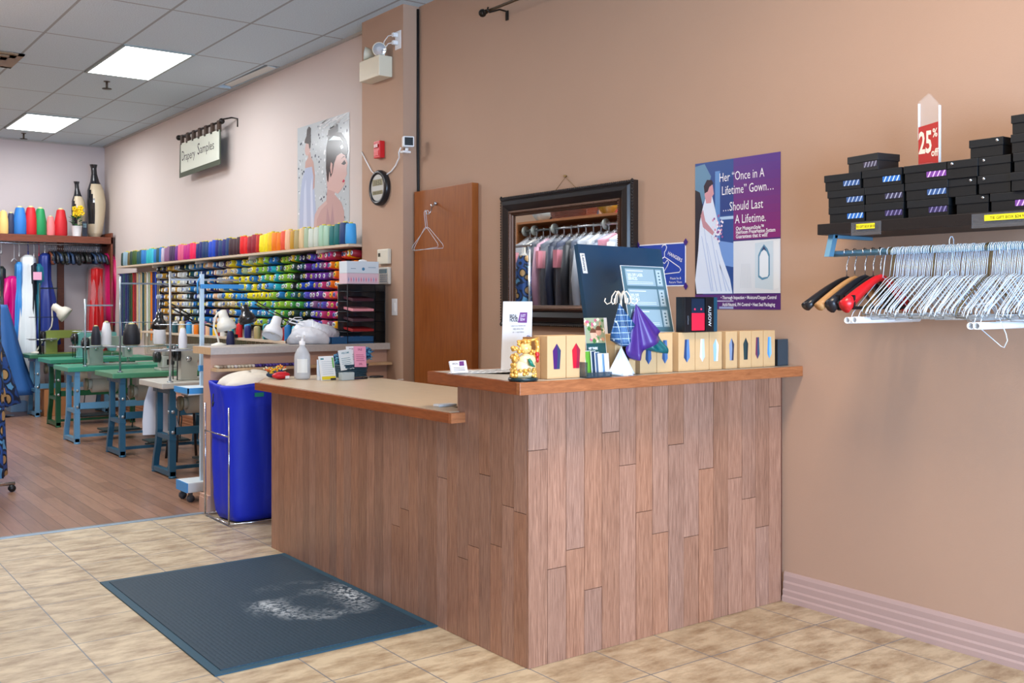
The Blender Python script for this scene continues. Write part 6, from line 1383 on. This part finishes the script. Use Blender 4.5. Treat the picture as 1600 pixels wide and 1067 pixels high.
# ================================================================== garment rack on the workshop's left wall (seen in the mirror and at the frame edge)
OW = mat_wood('orange_wood', (160, 96, 48), (192, 126, 72), .5, (3, 3, 20))
t = thing('garment_cupboard', 'open fronted wooden garment rack full of dry cleaning, seen in the mirror', 'rack', (XL, 7.05, 0))
ob('top_shelf', MB().box((.002, 0, 2.225), (.46, 1.87, 2.25), bev=.001), OW, t); ob('end_panel', MB().box((.002, 1.85, .004), (.46, 1.87, 2.225)), OW, t); ob('end_panel', MB().box((.002, 0, .004), (.46, .02, 2.225)), OW, t); ob('back_panel', MB().box((.002, .02, .004), (.012, 1.85, 2.225)), mat((150, 84, 50), .6), t)
ob('hanging_rail', MB().cyl((.42, .02, 2.15), (.42, 1.85, 2.15), .014, n=12), CHR, t)
for k, y in enumerate((8.80, 8.64, 8.3, 7.5, 7.25)):
    tag(ob('rail_divider', MB().cyl((0, -.003, 0), (0, .003, 0), .055, n=20), mat((196, 200, 190), .3, alpha=.8), loc=(.87, y, 2.15)), 'round clear size divider on the mirrored garment rail, '+nth(k+1)+' from the end panel', 'divider', 'size dividers on the mirrored rail')
gc = [(150,150,156),(206,200,190),(60,66,80),(196,150,170),(90,96,110),(36,44,66),(44,54,84),(34,36,44),(70,80,100),(180,186,196),(210,214,220),(120,130,150),(220,150,170),(206,210,216)]
gn = ['grey','cream','charcoal','dusty pink','slate','dark navy','navy','black','blue grey','silver','off white','steel blue','pink','pearl white']
for i, c in enumerate(gc):
    y = 8.72-.115*i
    t = garment('suit_jacket', gn[i]+' garment in clear plastic on the rail reflected in the mirror', 'garment', (.87, y, 2.15), [(-.10,.05,.035),(-.17,.20,.045),(-.6,.19,.05),(-1.15,.2,.055)], c, rotz=rr.uniform(-.25, .25), neck=.08, folds=6, seed=i, sleeves=([(.18,0,-.2),(.22,0,-.55),(.20,-.02,-.9)], [.04,.045,.04]) if i % 2 else None)
    ob('plastic_cover', MB().lathe([(.16, -1.3), (.155, -.8), (.15, -.25), (.10, -.14), (.015, -.06)], 16, M=Matrix.Diagonal((1.45, .42, 1, 1)), cap=False), PLS, t)
    if i in (0, 4, 6, 12): ob('paper_tag', MB().box((.13, -.03, -.42), (.235, .03, -.24)), mat((240, 150, 165), .5), t, 'pink cleaning ticket')
def pattern():
    m = bpy.data.materials.new('round_print'); m.use_nodes = True; n = m.node_tree.nodes; L = m.node_tree.links; b = n['Principled BSDF']
    tc_ = n.new('ShaderNodeTexCoord'); vo = n.new('ShaderNodeTexVoronoi'); vo.inputs['Scale'].default_value = 9; L.new(tc_.outputs['Object'], vo.inputs['Vector'])
    cr = n.new('ShaderNodeValToRGB'); cr.color_ramp.interpolation = 'CONSTANT'; e = cr.color_ramp.elements; e[0].color = (*lin((190, 150, 96)), 1); e[1].position = .32; e[1].color = (*lin((20, 26, 34)), 1)
    x = e.new(.42); x.color = (*lin((36, 76, 140)), 1); x = e.new(.58); x.color = (*lin((22, 36, 60)), 1); x = e.new(.72); x.color = (*lin((90, 150, 190)), 1)
    L.new(vo.outputs['Distance'], cr.inputs[0]); L.new(cr.outputs[0], b.inputs['Base Color']); b.inputs['Roughness'].default_value = .6; return m
PT = pattern()
garment('dress', 'blue black and tan circle print dress hanging at the edge of the view', 'dress', (1.36, 8.20, 1.95), [(-.10,.05,.05),(-.18,.08,.07),(-.75,.08,.08),(-1.3,.10,.09),(-1.84,.12,.09)], (0,0,0), m=PT, neck=.08, sleeves=None, rotz=.1)
t = thing('rolling_rail', 'freestanding metal clothes rail at the edge of the view, holding the circle print dresses', 'rail', (1.36, 8.75, .003))
ob('top_bar', MB().cyl((0, -.68, 1.945), (0, .75, 1.945), .013, n=10), CHR, t)
for y_ in (-.65, .72): ob('upright', MB().cyl((0, y_, .07), (0, y_, 1.945), .013, n=10).cyl((-.2, y_, .06), (.16, y_, .06), .013, n=10), CHR, t); [ob('caster', MB().cyl((x_, y_-.012, .026), (x_, y_+.012, .026), .026, n=12), BLK, t) for x_ in (-.18, .14)]
garment('dress', 'circle print wrap dress spreading wide behind the first circle print one', 'dress', (1.36, 8.62, 1.95), [(-.08,.05,.05),(-.16,.11,.08),(-.75,.11,.09),(-1.0,.18,.12),(-1.36,.27,.14)], (0,0,0), m=PT, neck=.06, rotz=.0)
# things on top of that cupboard
for (x, y, r, h, c, lab) in ((.80, 7.55, .11, .11, (140, 110, 30), 'amber glass bowl on the cupboard top reflected in the mirror'), (.80, 8.60, .12, .12, (190, 200, 200), 'clear glass bowl on the cupboard top reflected in the mirror')):
    tag(ob('glass_bowl', MB().lathe([(r*.4, 0), (r*.5, .005), (r*.95, h*.6), (r, h), (r*.93, h), (r*.88, h*.6), (r*.4, .012), (.001, .012)], 24, cap=False), mat(c, .15, alpha=.8), loc=(x, y, 2.2505)), lab, 'bowl')
t = thing('wicker_basket', 'brown wicker basket on the cupboard top reflected in the mirror', 'basket', (.78, 8.1, 2.2505), PI/2); ob('woven_body', basket(MB(), .62, .22, .12), mat((120, 66, 50), .5), t)
jc = [(30,40,60),(150,160,170),(190,60,80),(230,150,160),(60,80,110),(200,200,206),(170,50,60),(40,50,90)]
for k, c in enumerate(jc): cone(.60, 8.75-.19*k, 2.2505, .055, .28, c, ['navy','grey','raspberry','pale pink','slate blue','white','red','deep blue'][k]+' thread cone on the cupboard top reflected in the mirror', 'large_thread_cone')
